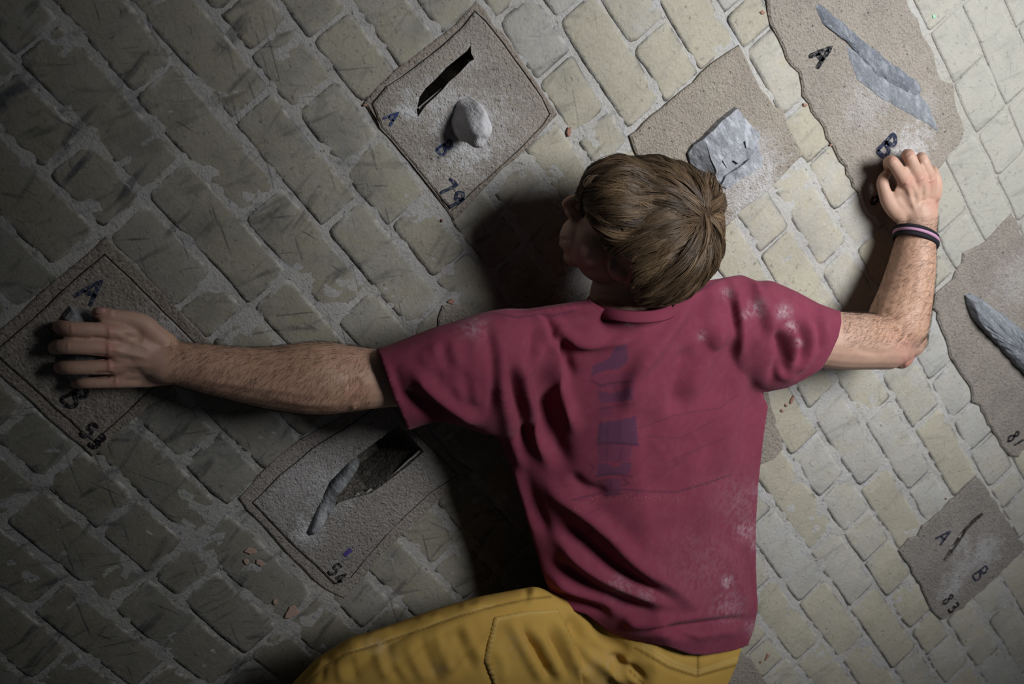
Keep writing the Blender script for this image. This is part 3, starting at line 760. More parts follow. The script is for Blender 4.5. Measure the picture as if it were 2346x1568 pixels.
# --- skin
arm_l = [(1230, 800, .18, 50), (1110, 845, .175, 54), (990, 866, .168, 60), (900, 867, .165, 66), (850, 868, .158, 70), (800, 868, .15, 77), (745, 867, .142, 84), (690, 867, .134, 82), (620, 866, .122, 72), (550, 858, .108, 63), (475, 845, .092, 57), (415, 834, .078, 51), (375, 829, .071, 50), (345, 822, .067, 44), (320, 818, .066, 36)]
arm_r = [(1700, 740, .18, 54), (1790, 765, .185, 58), (1860, 776, .19, 64), (1920, 781, .19, 67), (1985, 783, .172, 65), (2035, 786, .158, 62)]
fore_r = [(2050, 792, .156, 52), (2052, 762, .150, 68), (2060, 730, .142, 70), (2074, 680, .122, 63), (2087, 622, .104, 56), (2095, 572, .09, 49), (2100, 535, .08, 44), (2101, 505, .077, 46), (2101, 485, .074, 47)]
hand_l = [
    loft([ring_pts(a, b, h, d, 24, None, 1.25) for a, b, h, d in (
        ((400, 782), (400, 884), .074, .023), ((372, 772), (370, 886), .070, .022), ((340, 752), (338, 890), .068, .021), ((305, 742), (304, 890), .067, .019), ((272, 742), (274, 888), .066, .017), ((256, 748), (260, 882), .064, .014), ((244, 756), (250, 874), .062, .009))]),
    limb([(300, 764, .067, 21), (258, 760, .070, 20), (205, 756, .070, 18.5), (160, 753, .062, 18), (138, 750, .040, 17), (134, 750, .015, 14)], sub=3, n=14),
    limb([(300, 800, .069, 22), (252, 798, .074, 21.5), (200, 795, .073, 19.5), (152, 794, .064, 19), (128, 796, .042, 17), (124, 800, .015, 14)], sub=3, n=14),
    limb([(300, 838, .068, 20), (254, 840, .072, 19.5), (205, 842, .070, 17.5), (160, 843, .060, 17), (138, 842, .040, 15.5), (136, 842, .015, 13)], sub=3, n=14),
    limb([(310, 872, .064, 17), (268, 874, .066, 16.5), (225, 877, .062, 14), (190, 878, .052, 13.5), (174, 878, .034, 13), (172, 876, .015, 11)], sub=3, n=14),
    limb([(385, 790, .066, 26), (350, 764, .066, 26), (330, 745, .064, 25), (298, 732, .06, 20.5), (262, 727, .055, 18.5), (240, 722, .05, 18.5), (222, 717, .044, 15)], sub=3, n=14)]
hand_r = [
    loft([ring_pts(a, b, h, d, 24, None, 1.25) for a, b, h, d in (
        ((2057, 520), (2145, 522), .077, .024), ((2050, 494), (2149, 492), .076, .024), ((2042, 468), (2153, 468), .077, .023), ((2046, 440), (2155, 442), .079, .021), ((2056, 418), (2154, 422), .08, .018), ((2064, 408), (2150, 414), .078, .016))]),
    limb([(2092, 450, .083, 19), (2078, 420, .086, 18.5), (2058, 390, .088, 15.5), (2044, 370, .084, 14.5), (2036, 372, .06, 13.5), (2038, 384, .034, 12.5), (2046, 392, .02, 10)], sub=3, n=14),
    limb([(2108, 445, .084, 19), (2106, 412, .09, 18.5), (2092, 380, .091, 16), (2083, 358, .085, 15.5), (2078, 356, .06, 14.5), (2080, 364, .035, 13), (2086, 372, .022, 10)], sub=3, n=14),
    limb([(2126, 445, .083, 18), (2130, 412, .086, 17), (2121, 384, .085, 14.5), (2113, 364, .078, 13.5), (2110, 362, .055, 13), (2112, 370, .034, 12), (2116, 378, .022, 10)], sub=3, n=14),
    limb([(2142, 450, .078, 15), (2146, 424, .078, 14.5), (2142, 404, .072, 12.5), (2138, 392, .06, 12), (2138, 394, .042, 11), (2138, 400, .026, 9.5)], sub=3, n=14),
    limb([(2076, 500, .072, 22), (2052, 482, .07, 21), (2034, 460, .068, 17.5), (2026, 438, .064, 15), (2022, 421, .058, 14.5), (2024, 408, .044, 12.5), (2030, 402, .03, 11)], sub=3, n=14)]
HH = .215
head_p = [
    ellipsoid(1500, 520, .235, 148, 150, .082),
    ellipsoid(1420, 478, .222, 84, 98, .07),
    ellipsoid(1378, 492, .205, 48, 78, .055),
    ellipsoid(1358, 556, .200, 64, 68, .055),
    ellipsoid(1316, 545, .190, 34, 46, .034),
    ellipsoid(1318, 588, .190, 28, 24, .028),
    ellipsoid(1380, 606, .205, 60, 44, .045, 0.35),
    ellipsoid(1290, 541, .188, 9, 9, .014), ellipsoid(1289, 559, .188, 9, 9, .014),
    limb([(1352, 440, .195, 16), (1332, 452, .19, 12), (1310, 460, .186, 13), (1297, 469, .183, 12.5)], n=14),
    ellipsoid(1310, 487, .188, 17, 14, .013, 0.3),
    limb([(1470, 800, .16, 84), (1440, 740, .175, 84), (1418, 690, .195, 70), (1428, 640, .21, 66), (1450, 590, .22, 70)])]
ear_p = [
    limb([(1408, 590, .282, 8), (1399, 600, .285, 7.5), (1397, 612, .285, 7), (1405, 628, .285, 7.5), (1420, 638, .285, 9), (1436, 634, .285, 8.5), (1446, 622, .285, 8), (1443, 604, .285, 7.5), (1428, 592, .285, 7)], n=10, sub=3),
    ellipsoid(1420, 614, .284, 27, 26, .012, 0.2),
    limb([(1430, 604, .280, 5), (1434, 616, .281, 5), (1424, 628, .281, 5)], n=8)]
torso_core = loft([ring_pts(a, b, h, d) for a, b, h, d in (
    ((1300, 720), (1640, 690), .18, .05), ((1240, 790), (1700, 750), .165, .05), ((1230, 900), (1680, 880), .16, .06), ((1260, 1060), (1660, 1050), .16, .06), ((1310, 1250), (1640, 1260), .16, .06), ((1340, 1400), (1640, 1400), .17, .06), ((1370, 1540), (1620, 1540), .17, .06))])
pieces = [limb(arm_l, 1.0), limb(arm_r, 1.0), limb(fore_r, 1.0), ellipsoid(2064, 806, .150, 34, 40, .032), ellipsoid(2082, 776, .148, 44, 46, .04), torso_core] + hand_l + hand_r + head_p + ear_p
body = voxel_union('person', pieces, 0.0021, 8)
# skin relief: tendons, veins, knuckles, muscle
displace(body, [
    ([(245, 798), (300, 812), (345, 822)], 1.6, 5), ([(248, 838), (300, 838), (350, 838)], 1.5, 5), ([(250, 762), (300, 780), (350, 805)], 1.3, 6), ([(262, 872), (310, 862), (350, 850)], 1.2, 5),
    ([(262, 820), (310, 826)], -1.4, 5), ([(262, 782), (310, 795)], -1.6, 6), ([(262, 858), (310, 852)], -1.2, 5),
    ([(278, 770), (300, 775), (330, 780)], -2.5, 9),
    ([(246, 762), (256, 760)], 2.0, 10), ([(244, 800), (254, 799)], 2.4, 10), ([(246, 840), (256, 840)], 2.2, 10), ([(262, 874), (270, 874)], 1.8, 9),
    ([(160, 753), (168, 753)], 1.2, 10), ([(152, 794), (160, 794)], 1.2, 10), ([(248, 716), (262, 718)], 1.0, 9), ([(205, 775), (250, 778)], -2.0, 5), ([(205, 819), (250, 820)], -3.0, 6), ([(210, 860), (262, 858)], -3.0, 6),
    ([(2078, 425), (2088, 460), (2100, 490)], 1.6, 5), ([(2106, 418), (2105, 450), (2104, 485)], 1.7, 5), ([(2130, 420), (2118, 455), (2110, 485)], 1.2, 5),
    ([(2090, 425), (2098, 460)], -1.8, 5), ([(2118, 425), (2112, 455)], -1.6, 5), ([(2060, 440), (2078, 470), (2090, 490)], -2.2, 9),
    ([(2076, 418), (2080, 422)], 2.0, 9), ([(2106, 410), (2108, 414)], 2.2, 9), ([(2132, 412), (2134, 416)], 2.0, 8), ([(2043, 368), (2048, 374)], 1.0, 9), ([(2082, 356), (2086, 362)], 1.0, 9),
    ([(440, 870), (520, 878), (620, 892), (720, 905)], 1.6, 7), ([(460, 830), (540, 838), (640, 850), (760, 852)], 1.2, 8), ([(600, 905), (700, 925), (780, 925)], 1.6, 8), ([(740, 800), (780, 830), (810, 870)], -2.0, 14), ([(790, 890), (830, 870)], -2.5, 10), ([(805, 925), (815, 938)], 3.0, 9),
    ([(2000, 760), (2040, 770), (2070, 800)], -1.8, 9), ([(1960, 800), (2010, 812), (2050, 806)], -1.6, 8), ([(2070, 832), (2082, 832)], 2.5, 12), ([(2020, 745), (2060, 735), (2090, 720)], 1.6, 10), ([(2100, 600), (2108, 660), (2105, 720)], 1.2, 10),
    ([(1284, 548), (1296, 550), (1306, 556)], -3.0, 4), ([(1334, 462), (1338, 482), (1340, 498)], -5.0, 10), ([(1304, 478), (1316, 492), (1314, 504)], -2.5, 4), ([(1302, 502), (1307, 501)], -3.0, 4),
    ([(1412, 606), (1420, 618)], -0.8, 8),
    ([(1365, 690), (1400, 700), (1430, 700)], -1.5, 4), ([(1370, 672), (1420, 682)], -1.2, 4)])
co = get_co(body); px, py, zz = proj(co)
red = np.zeros(len(co))
for (x, y, r, s) in ((250, 762, 20, .6), (250, 800, 22, .9), (252, 840, 20, .8), (266, 874, 16, .6), (160, 755, 18, .5), (2080, 420, 16, .6), (2107, 412, 16, .6), (2134, 416, 14, .7), (2150, 470, 22, .5), (2082, 832, 26, 1.0), (2070, 800, 30, .5), (1295, 468, 22, .6), (1420, 625, 34, .5), (226, 714, 14, .8), (2044, 360, 14, .4), (2083, 348, 14, .4), (815, 900, 30, .5), (1320, 560, 40, .4)):
    red = np.maximum(red, s * np.exp(-((px - x) ** 2 + (py - y) ** 2) / (r * r)))
put_attr(body, 'redness', red)
tan = np.zeros(len(co)); tan[(px > 380) & (px < 860)] = 1; tan[(px > 2000) & (py > 520) & (py < 780)] = 1
put_attr(body, 'tanned', tan)
t = NT('skin'); p = t.pos()
n1 = t.noise(p, 38.0, 4.0, 0.6); n2 = t.noise(p, 420.0, 2.0, 0.6)
c = t.mix(t.ramp(n1, 0.3, 0.7), (0.52, 0.335, 0.25), (0.45, 0.27, 0.198))
c = t.mix(t.math('MULTIPLY', t.attr('tanned'), 0.5), c, (0.50, 0.285, 0.18))
c = t.mix(t.math('MULTIPLY', t.attr('redness'), 0.6), c, (0.50, 0.19, 0.155))
nb = t.bump(t.math('ADD', t.math('MULTIPLY', n1, 0.4), t.math('MULTIPLY', n2, 0.5)), 0.25, 0.002)
t.done(c, 0.52, nb, 0.35)
t.b.inputs['Subsurface Weight'].default_value = 0.06; t.b.inputs['Subsurface Radius'].default_value = (0.008, 0.004, 0.002); t.b.inputs['Subsurface Scale'].default_value = 0.5
body.materials.append(t.m)
person = bpy.data.objects.new('person', body); link(person)
tag(person, 'person in maroon t-shirt and mustard trousers clinging to the wall, head turned left', 'person')

# --- fabrics
def fabric(name, base, dark, bumpy=0.25):
    t = NT(name); p = t.pos()
    n1 = t.noise(p, 12.0, 4.0, 0.6); n2 = t.noise(p, 900.0, 1.0); n3 = t.noise(t.mapv(p, scale=(1, 1, 1)), 60.0, 4.0, 0.65)
    c = t.mix(t.ramp(n1, 0.3, 0.7), base, dark)
    return t, p, c, n1, n2, n3
t, p, c, n1, n2, n3 = fabric('maroon_cotton', (0.222, 0.042, 0.074), (0.186, 0.035, 0.062))
c = t.mix(t.math('MULTIPLY', t.ramp(n3, 0.45, 0.75), 0.25), c, (0.30, 0.085, 0.12))
c = t.mix(t.math('MULTIPLY', t.attr('print'), 0.72), c, (0.085, 0.040, 0.085))
c = t.mix(t.math('MULTIPLY', t.attr('lines'), 0.75), c, (0.05, 0.022, 0.045))
ch = t.math('MULTIPLY', t.attr('chalk'), t.ramp(t.noise(p, 110.0, 4.0, 0.7), 0.36, 0.66))
c = t.mix(t.math('MULTIPLY', ch, 0.8), c, (0.60, 0.52, 0.56))
c = t.mix(t.math('MULTIPLY', t.attr('gold'), t.math('MULTIPLY', t.ramp(t.noise(p, 420.0, 2.0), 0.60, 0.68), 0.4)), c, (0.42, 0.24, 0.10))
M_SHIRT = t.done(c, 0.9, t.bump(t.math('ADD', t.math('MULTIPLY', n2, 0.25), n3), 0.22, 0.002), 0.12)
t.b.inputs['Sheen Weight'].default_value = 0.10; t.b.inputs['Sheen Roughness'].default_value = 0.5; t.b.inputs['Sheen Tint'].default_value = (0.8, 0.5, 0.6, 1)
t, p, c, n1, n2, n3 = fabric('mustard_twill', (0.54, 0.335, 0.078), (0.47, 0.285, 0.064))
c = t.mix(t.math('MULTIPLY', t.ramp(n3, 0.5, 0.8), 0.3), c, (0.50, 0.34, 0.12))
c = t.mix(t.math('MULTIPLY', t.attr('stitch'), 0.7), c, (0.62, 0.43, 0.15))
c = t.mix(t.math('MULTIPLY', t.attr('seam'), 0.7), c, (0.12, 0.07, 0.02))
c = t.mix(t.math('MULTIPLY', t.math('MULTIPLY', t.attr('chalk'), t.ramp(n3, 0.4, 0.65)), 0.5), c, (0.55, 0.48, 0.38))
M_PANTS = t.done(c, 0.88, t.bump(t.math('ADD', t.math('MULTIPLY', n2, 0.3), n3), 0.22, 0.002), 0.12)

def cut_mesh(me, cuts):
    """open a closed cloth volume: cuts = [(polygon of photo points to remove, hem polyline to snap to)]"""
    bm = bmesh.new(); bm.from_mesh(me)
    co = np.array([v.co for v in bm.verts]); px, py, _ = proj(co)
    kill = np.zeros(len(co), bool)
    for poly, _l in cuts: kill |= poly_mask(px, py, poly)
    bm.verts.ensure_lookup_table()
    bmesh.ops.delete(bm, geom=[v for v, k in zip(list(bm.verts), kill) if k], context='VERTS')
    for v in bm.verts:
        if not v.is_boundary: continue
        x, y, z = proj(np.array(v.co)); best = None
        for _p, line in cuts:
            for a, b in zip(line[:-1], line[1:]):
                d = (b[0] - a[0], b[1] - a[1]); l2 = d[0] ** 2 + d[1] ** 2
                tt = max(0, min(1, ((x - a[0]) * d[0] + (y - a[1]) * d[1]) / l2))
                q = (a[0] + d[0] * tt, a[1] + d[1] * tt); dd = math.hypot(x - q[0], y - q[1])
                if best is None or dd < best[0]: best = (dd, q)
        if best and best[0] < 14:
            n = np.array([(best[1][0] - CX) / FOC * z, -(best[1][1] - CY) / FOC * z, z])
            v.co = Vector(CAM + EX * n[0] + EY * n[1] + EZ * n[2])
    bm.to_mesh(me); bm.free(); me.update()

R = ring_pts
torso = loft([R(a, b, h, d, 40, None, fx) for a, b, h, d, fx in (
    ((1270, 702), (1660, 640), .175, .035, 1.0), ((1225, 705), (1700, 628), .18, .055, 1.0), ((1165, 718), (1752, 655), .182, .075, 1.0), ((1122, 770), (1792, 712), .183, .095, 1.1), ((1112, 840), (1800, 780), .18, .108, 1.15),
    ((1112, 920), (1790, 850), .178, .114, 1.15), ((1132, 1000), (1765, 930), .175, .116, 1.15), ((1165, 1065), (1752, 1010), .172, .116, 1.15), ((1192, 1150), (1741, 1110), .172, .114, 1.15), ((1212, 1225), (1736, 1210), .174, .112, 1.15),
    ((1234, 1298), (1736, 1310), .18, .116, 1.2), ((1250, 1345), (1740, 1390), .186, .12, 1.2), ((1270, 1398), (1732, 1440), .19, .122, 1.2), ((1325, 1440), (1716, 1480), .192, .12, 1.2), ((1400, 1480), (1705, 1530), .183, .10, 1.15))])
slv_l = loft([R(a, b, h, d, 32) for a, b, h, d in (
    ((1300, 740), (1290, 900), .175, .06), ((1230, 708), (1215, 985), .18, .085), ((1160, 706), (1160, 1003), .184, .085), ((1110, 714), (1118, 998), .186, .08), ((1052, 733), (1060, 978), .182, .078), ((1000, 748), (1012, 967), .177, .074), ((945, 769), (980, 972), .17, .07), ((900, 787), (952, 981), .164, .068), ((862, 800), (934, 988), .158, .066), ((835, 810), (910, 998), .154, .064))])
slv_r = loft([R(a, b, h, d, 32) for a, b, h, d in (
    ((1600, 690), (1600, 800), .175, .05), ((1690, 648), (1680, 860), .178, .075), ((1765, 641), (1735, 896), .183, .085), ((1825, 667), (1763, 898), .188, .082), ((1878, 696), (1795, 896), .19, .076), ((1920, 711), (1850, 886), .194, .068), ((1960, 724), (1900, 880), .186, .064))])
traps = [ellipsoid(1560, 715, .190, 130, 70, .045, 0.5), ellipsoid(1300, 760, .21, 130, 52, .045, -0.1)]
shirt = voxel_union('t_shirt', [torso, slv_l, slv_r] + traps, 0.0030, 34)
S_FOLDS = [
    ([(1108, 722), (1126, 800), (1133, 880), (1118, 965)], -7, 9), ([(1140, 760), (1146, 830), (1148, 890), (1160, 945), (1175, 1010), (1205, 1090), (1240, 1185)], 6, 13),
    ([(1225, 718), (1240, 749), (1253, 793), (1266, 806)], 8, 9), ([(1253, 712), (1279, 747), (1312, 777), (1352, 788), (1420, 782), (1470, 770)], 8, 11), ([(1272, 742), (1268, 803), (1274, 854), (1286, 892), (1300, 940), (1322, 1008)], 11, 14),
    ([(1284, 768), (1294, 828), (1314, 868)], -7, 12), ([(1222, 745), (1220, 795), (1212, 830)], -7, 9), ([(1240, 782), (1222, 840), (1210, 870)], 6, 9), ([(1262, 760), (1258, 790)], -6, 7),
    ([(1240, 815), (1238, 890), (1254, 955), (1278, 1025), (1310, 1090)], -8.5, 19), ([(1184, 806), (1202, 877), (1217, 930), (1230, 1000), (1262, 1080)], 9, 12), ([(1166, 826), (1178, 890), (1196, 955), (1210, 1030)], -9, 11),
    ([(937, 838), (968, 877), (1018, 917), (1070, 953), (1110, 978)], 11, 13), ([(925, 885), (960, 925), (1010, 952), (1060, 975)], -11, 16), ([(900, 830), (915, 880), (930, 930)], -4, 9),
    ([(990, 785), (1002, 825)], 3.5, 9), ([(1032, 775), (1052, 842)], 4, 8), ([(1010, 790), (1030, 850)], -3.5, 8), ([(965, 800), (985, 850)], 3, 9), ([(1060, 850), (1075, 900)], -4, 9), ([(1085, 880), (1095, 930)], 4, 8), ([(1045, 880), (1060, 925)], 3.5, 8), ([(1010, 850), (1000, 880)], -3, 7), ([(1090, 770), (1085, 840)], 3, 9),
    ([(890, 800), (905, 860), (932, 930), (950, 982)], -1.6, 5),
    ([(1664, 624), (1680, 668), (1694, 721), (1700, 780), (1690, 830)], 9, 9), ([(1664, 640), (1682, 713), (1686, 770)], -9, 8), ([(1710, 620), (1733, 667), (1763, 721), (1778, 792)], 7, 10), ([(1715, 670), (1735, 720), (1750, 780)], -5, 11),
    ([(1622, 646), (1630, 690), (1625, 740)], 5, 12), ([(1592, 672), (1529, 760), (1491, 813), (1450, 872), (1430, 960)], 9, 15), ([(1700, 790), (1690, 880), (1660, 980), (1640, 1080)], 6, 22), ([(1725, 860), (1715, 960), (1700, 1060)], -5, 18), ([(1560, 1010), (1600, 1120), (1610, 1240)], 4, 26), ([(1500, 930), (1490, 1040), (1500, 1150)], -4, 24), ([(1660, 730), (1640, 790), (1597, 860), (1570, 930)], 7, 16), ([(1585, 780), (1568, 840), (1555, 890), (1545, 960)], -10, 17), 
    ([(1772, 735), (1786, 790), (1787, 820), (1776, 848), (1764, 890)], -9, 8), ([(1785, 755), (1803, 829), (1790, 865)], -10, 10), ([(1806, 740), (1822, 780), (1808, 840), (1800, 870)], 8, 9), ([(1838, 712), (1860, 775), (1848, 824), (1815, 865)], 7, 9), ([(1822, 730), (1842, 790), (1828, 840)], -8, 8), ([(1871, 694), (1893, 752), (1880, 800)], 5, 10), ([(1858, 705), (1878, 770), (1866, 815)], -6, 8), ([(1780, 850), (1800, 868), (1830, 862)], 5, 8),
    ([(1906, 716), (1908, 745), (1900, 775), (1884, 808), (1862, 838), (1830, 860), (1796, 874), (1764, 880)], -2.0, 4),
    ([(1240, 1070), (1245, 1090), (1272, 1133), (1324, 1164), (1393, 1222), (1444, 1277), (1496, 1322), (1548, 1357), (1582, 1384), (1640, 1412)], 12, 17), ([(1268, 1185), (1341, 1248), (1410, 1305), (1479, 1346), (1566, 1384)], -15, 15),
    ([(1262, 1220), (1313, 1274), (1375, 1319), (1444, 1350), (1496, 1370), (1562, 1397)], 11, 12), ([(1250, 1270), (1324, 1333), (1393, 1374), (1462, 1398), (1528, 1415)], -13, 13),
    ([(1252, 1318), (1307, 1348), (1375, 1373), (1430, 1398)], 11, 10), ([(1270, 1362), (1341, 1390), (1405, 1416)], -10, 10), ([(1420, 1420), (1470, 1428), (1540, 1420)], 8, 12),
    ([(1455, 1456), (1530, 1442), (1617, 1431), (1685, 1421), (1734, 1424)], -11, 8), ([(1540, 1452), (1600, 1468)], -6, 6), ([(1480, 1436), (1560, 1422), (1640, 1410), (1720, 1408)], 6, 10), ([(1560, 1466), (1640, 1450), (1700, 1450)], 6, 10),
    ([(1700, 1240), (1722, 1330), (1730, 1390)], -5, 10), ([(1655, 1250), (1690, 1330), (1715, 1400)], 4, 12), ([(1480, 900), (1480, 1050), (1490, 1200)], -5, 40), ([(1620, 900), (1640, 1000), (1640, 1100)], 5, 50),
    ([(1300, 1080), (1340, 1120), (1400, 1130)], -6, 12), ([(1190, 1040), (1212, 1110), (1236, 1180), (1262, 1240)], -7, 12), ([(1165, 1060), (1192, 1150), (1225, 1240)], 4, 10),
    ([(1500, 1000), (1530, 1060), (1545, 1110)], 1.5, 5), ([(1516, 990), (1560, 1070)], 1.5, 5), ([(1440, 1140), (1560, 1040), (1620, 1000)], 1.2, 4), ([(1580, 980), (1600, 1020)], 1.5, 5)]
displace(shirt, S_FOLDS, 1.3, 1.1, 7)
CUFF_L = [(856, 792), (862, 800), (882, 850), (905, 915), (935, 990), (940, 1000)]
CUFF_R = [(1922, 700), (1926, 715), (1928, 738), (1921, 772), (1903, 812), (1882, 846), (1845, 869), (1805, 889), (1760, 898), (1745, 900)]
HEM = [(1250, 1334), (1256, 1345), (1269, 1374), (1293, 1395), (1341, 1408), (1369, 1429), (1400, 1452), (1444, 1466), (1479, 1473), (1530, 1483), (1582, 1500), (1617, 1502), (1685, 1490), (1714, 1479), (1742, 1440)]
COLL = [(1345, 680), (1360, 694), (1395, 714), (1437, 724), (1485, 726), (1525, 716), (1545, 700)]
cut_mesh(shirt, [
    (CUFF_L[:1] + CUFF_L + [(900, 1040), (780, 1040), (780, 760)], CUFF_L),
    (CUFF_R + [(1760, 930), (2000, 930), (2050, 700), (1960, 660)], CUFF_R),
    (HEM + [(1760, 1600), (1200, 1600), (1180, 1400)], HEM),
    (COLL + [(1545, 640), (1345, 640)], COLL)])
co = get_co(shirt); px, py, zz = proj(co); fc = facing(co, get_no(shirt)) > .05
PR = np.zeros(len(co)); LN = np.zeros(len(co)); CK = np.zeros(len(co)); GD = np.zeros(len(co))
for poly, s in (([(1411, 794), (1435, 790), (1440, 825), (1418, 848), (1388, 848), (1353, 863), (1357, 840), (1395, 821)], 1.), ([(1368, 894), (1400, 902), (1449, 886), (1449, 917), (1415, 922), (1376, 924)], .8), ([(1372, 924), (1400, 930), (1405, 955), (1374, 960)], .35), ([(1372, 970), (1457, 955), (1462, 1020), (1368, 1016)], 1.), ([(1368, 1020), (1450, 1022), (1442, 1058), (1372, 1058)], .55), ([(1370, 1062), (1392, 1062), (1405, 1072), (1430, 1060), (1448, 1062), (1442, 1086), (1366, 1092)], .9), ([(1390, 1098), (1425, 1098), (1420, 1132), (1386, 1136)], .6), ([(1368, 860), (1452, 850), (1452, 885), (1370, 892)], .25)):
    PR[poly_mask(px, py, poly) & fc] = s
for ln, wdt, s in (([(1356, 872), (1376, 885), (1402, 878), (1430, 876), (1448, 874)], 3, .8), ([(1376, 938), (1420, 930), (1456, 925)], 2.5, .5), ([(1368, 1018), (1410, 1016), (1462, 1020)], 3, .9), ([(1378, 965), (1370, 1015)], 3, .6), ([(1420, 960), (1418, 1015)], 3, .5), ([(1392, 975), (1390, 1060)], 2.5, .5), ([(1425, 1022), (1420, 1060)], 2.5, .5), ([(1366, 1092), (1400, 1085), (1445, 1092)], 3, .8), ([(1372, 1104), (1388, 1102)], 4, .8), ([(1428, 1096), (1440, 1108), (1428, 1112)], 3, .8), ([(1400, 1100), (1398, 1132)], 3, .7), ([(1385, 1136), (1424, 1132)], 3.5, .8), ([(1405, 880), (1420, 915)], 3, .5), ([(1440, 900), (1452, 925)], 3, .5), ([(1350, 1062), (1362, 1072), (1352, 1084)], 3, .6),
                   ([(1311, 1147), (1345, 1138), (1384, 1128), (1430, 1122), (1472, 1126), (1549, 1128), (1606, 1112), (1671, 1089)], 2.2, .8), ([(1464, 982), (1549, 951), (1648, 936), (1690, 905)], 1.8, .5), ([(1420, 1160), (1500, 1100), (1600, 1030)], 1.6, .35), ([(1480, 1000), (1560, 1005), (1650, 955)], 1.8, .4), ([(1530, 1060), (1620, 1020), (1660, 1005)], 1.6, .4), ([(1345, 1200), (1360, 1210), (1350, 1222), (1364, 1218)], 3, .6), ([(1345, 1180), (1372, 1165)], 2.5, .4),
                   ([(1110, 714), (1150, 722), (1186, 728), (1236, 720), (1262, 724), (1320, 712)], 2.0, .8), ([(1600, 668), (1650, 640), (1690, 622), (1716, 618)], 2.0, .8)):
    d, _ = seg_dist(px, py, ln); LN = np.maximum(LN, np.where(fc, s * np.exp(-(d / wdt) ** 2), 0))
for x, y, r, s in ((1668, 1333, 14, 1.), (1708, 1215, 24, .6), (1735, 1250, 16, .7), (1796, 715, 16, .8), (1812, 750, 12, .9), (1830, 785, 8, .9), (1735, 705, 18, .55), (1665, 672, 12, .6), (1608, 770, 10, .5), (1710, 720, 10, .6), (1420, 1345, 26, .4), (1440, 738, 10, .6), (1725, 1440, 18, .5), (940, 890, 6, .8), (1085, 745, 30, .35), (1620, 1300, 90, .12), (1700, 1150, 60, .18), (1735, 1120, 14, .5), (1670, 1390, 40, .3), (1480, 1368, 20, .35)):
    CK = np.maximum(CK, np.where(fc, s * np.exp(-((px - x) ** 2 + (py - y) ** 2) / (r * r)), 0))
d, _ = seg_dist(px, py, [(1318, 1165), (1345, 1150), (1430, 1140), (1549, 1140), (1665, 1095)]); GD = np.where(fc & (py > 1085), np.exp(-(d / 14) ** 2), 0)
put_attr(shirt, 'print', PR); put_attr(shirt, 'lines', LN); put_attr(shirt, 'chalk', CK); put_attr(shirt, 'gold', GD)
shirt.materials.append(M_SHIRT)
shirt_o = bpy.data.objects.new('t_shirt', shirt); link(shirt_o, person)
so = shirt_o.modifiers.new('thickness', 'SOLIDIFY'); so.thickness = 0.0022; so.offset = -1.0
shirt_o['label'] = 'maroon cotton t-shirt with a faded purple print and chalk marks'

def band(name, L, Rr, h, sag, dr, width, thick, mat, parent, n=64, tilt=0.0, skew=0.0):
    """closed band around neck or wrist: ellipse through L and R whose near side sags by (dx,dy) pixels"""
    V = []; F = []
    c = WP((L[0] + Rr[0]) / 2, (L[1] + Rr[1]) / 2, h); d = c - CAM; z = d @ EZ; d /= np.linalg.norm(d); s = z / FOC
    lat = (EX * (Rr[0] - L[0]) - EY * (Rr[1] - L[1])) * s / 2 + (d * skew)
    sv = (EX * sag[0] - EY * sag[1]) * s; up = sv / np.linalg.norm(sv)
    for i in range(n):
        a = 2 * math.pi * i / n; base = c + lat * math.cos(a) - d * dr * math.sin(a) + sv * math.sin(a)
        out = (lat * math.cos(a) / np.linalg.norm(lat) - d * math.sin(a)); out /= np.linalg.norm(out)
        for q in range(8):
            b = 2 * math.pi * q / 8
            V.append(base + up * width * .5 * math.cos(b) * s + out * thick * math.sin(b) * .5 + out * tilt * math.cos(b) * .5)
    for i in range(n):
        j = (i + 1) % n
        for q in range(8):
            r = (q + 1) % 8; F.append((i * 8 + q, i * 8 + r, j * 8 + r, j * 8 + q))
    return fix_normals(mesh_obj(name, V, F, mat, parent, True))
t, p, c, n1, n2, n3 = fabric('maroon_rib', (0.222, 0.042, 0.074), (0.186, 0.035, 0.062))
M_RIB = t.done(c, 0.9, t.bump(n3, 0.2, 0.002), 0.12)
col_o = band('collar', (1346, 694), (1540, 704), .215, (2, 26), .075, 28, .005, M_RIB, shirt_o, tilt=0.006)

# --- trousers
pel = loft([R(a, b, h, d, 36, None, 1.1) for a, b, h, d in (
    ((1300, 1345), (1690, 1390), .168, .072), ((1290, 1385), (1700, 1425), .172, .08), ((1285, 1450), (1706, 1470), .178, .096), ((1300, 1520), (1694, 1520), .184, .108), ((1320, 1600), (1664, 1585), .184, .105), ((1370, 1720), (1640, 1710), .18, .095), ((1400, 1900), (1630, 1900), .17, .075), ((1430, 2100), (1590, 2100), .15, .06))])
thigh = loft([R(a, b, h, d, 36) for a, b, h, d in (
    ((1440, 1420), (1400, 1640), .16, .08), ((1330, 1375), (1300, 1640), .168, .085), ((1225, 1343), (1210, 1640), .180, .095), ((1100, 1366), (1110, 1660), .19, .102), ((1000, 1395), (1020, 1680), .186, .098), ((900, 1430), (930, 1700), .18, .094), ((800, 1462), (850, 1720), .172, .09), ((725, 1508), (790, 1745), .162, .085), ((668, 1568), (740, 1775), .15, .08), ((628, 1650), (720, 1820), .13, .07))])
shin = limb([(735, 1690, .15, 95), (700, 1780, .13, 92), (720, 1900, .11, 80), (760, 2050, .09, 66)])
pants = voxel_union('trousers', [pel, thigh, shin], 0.0034, 24)
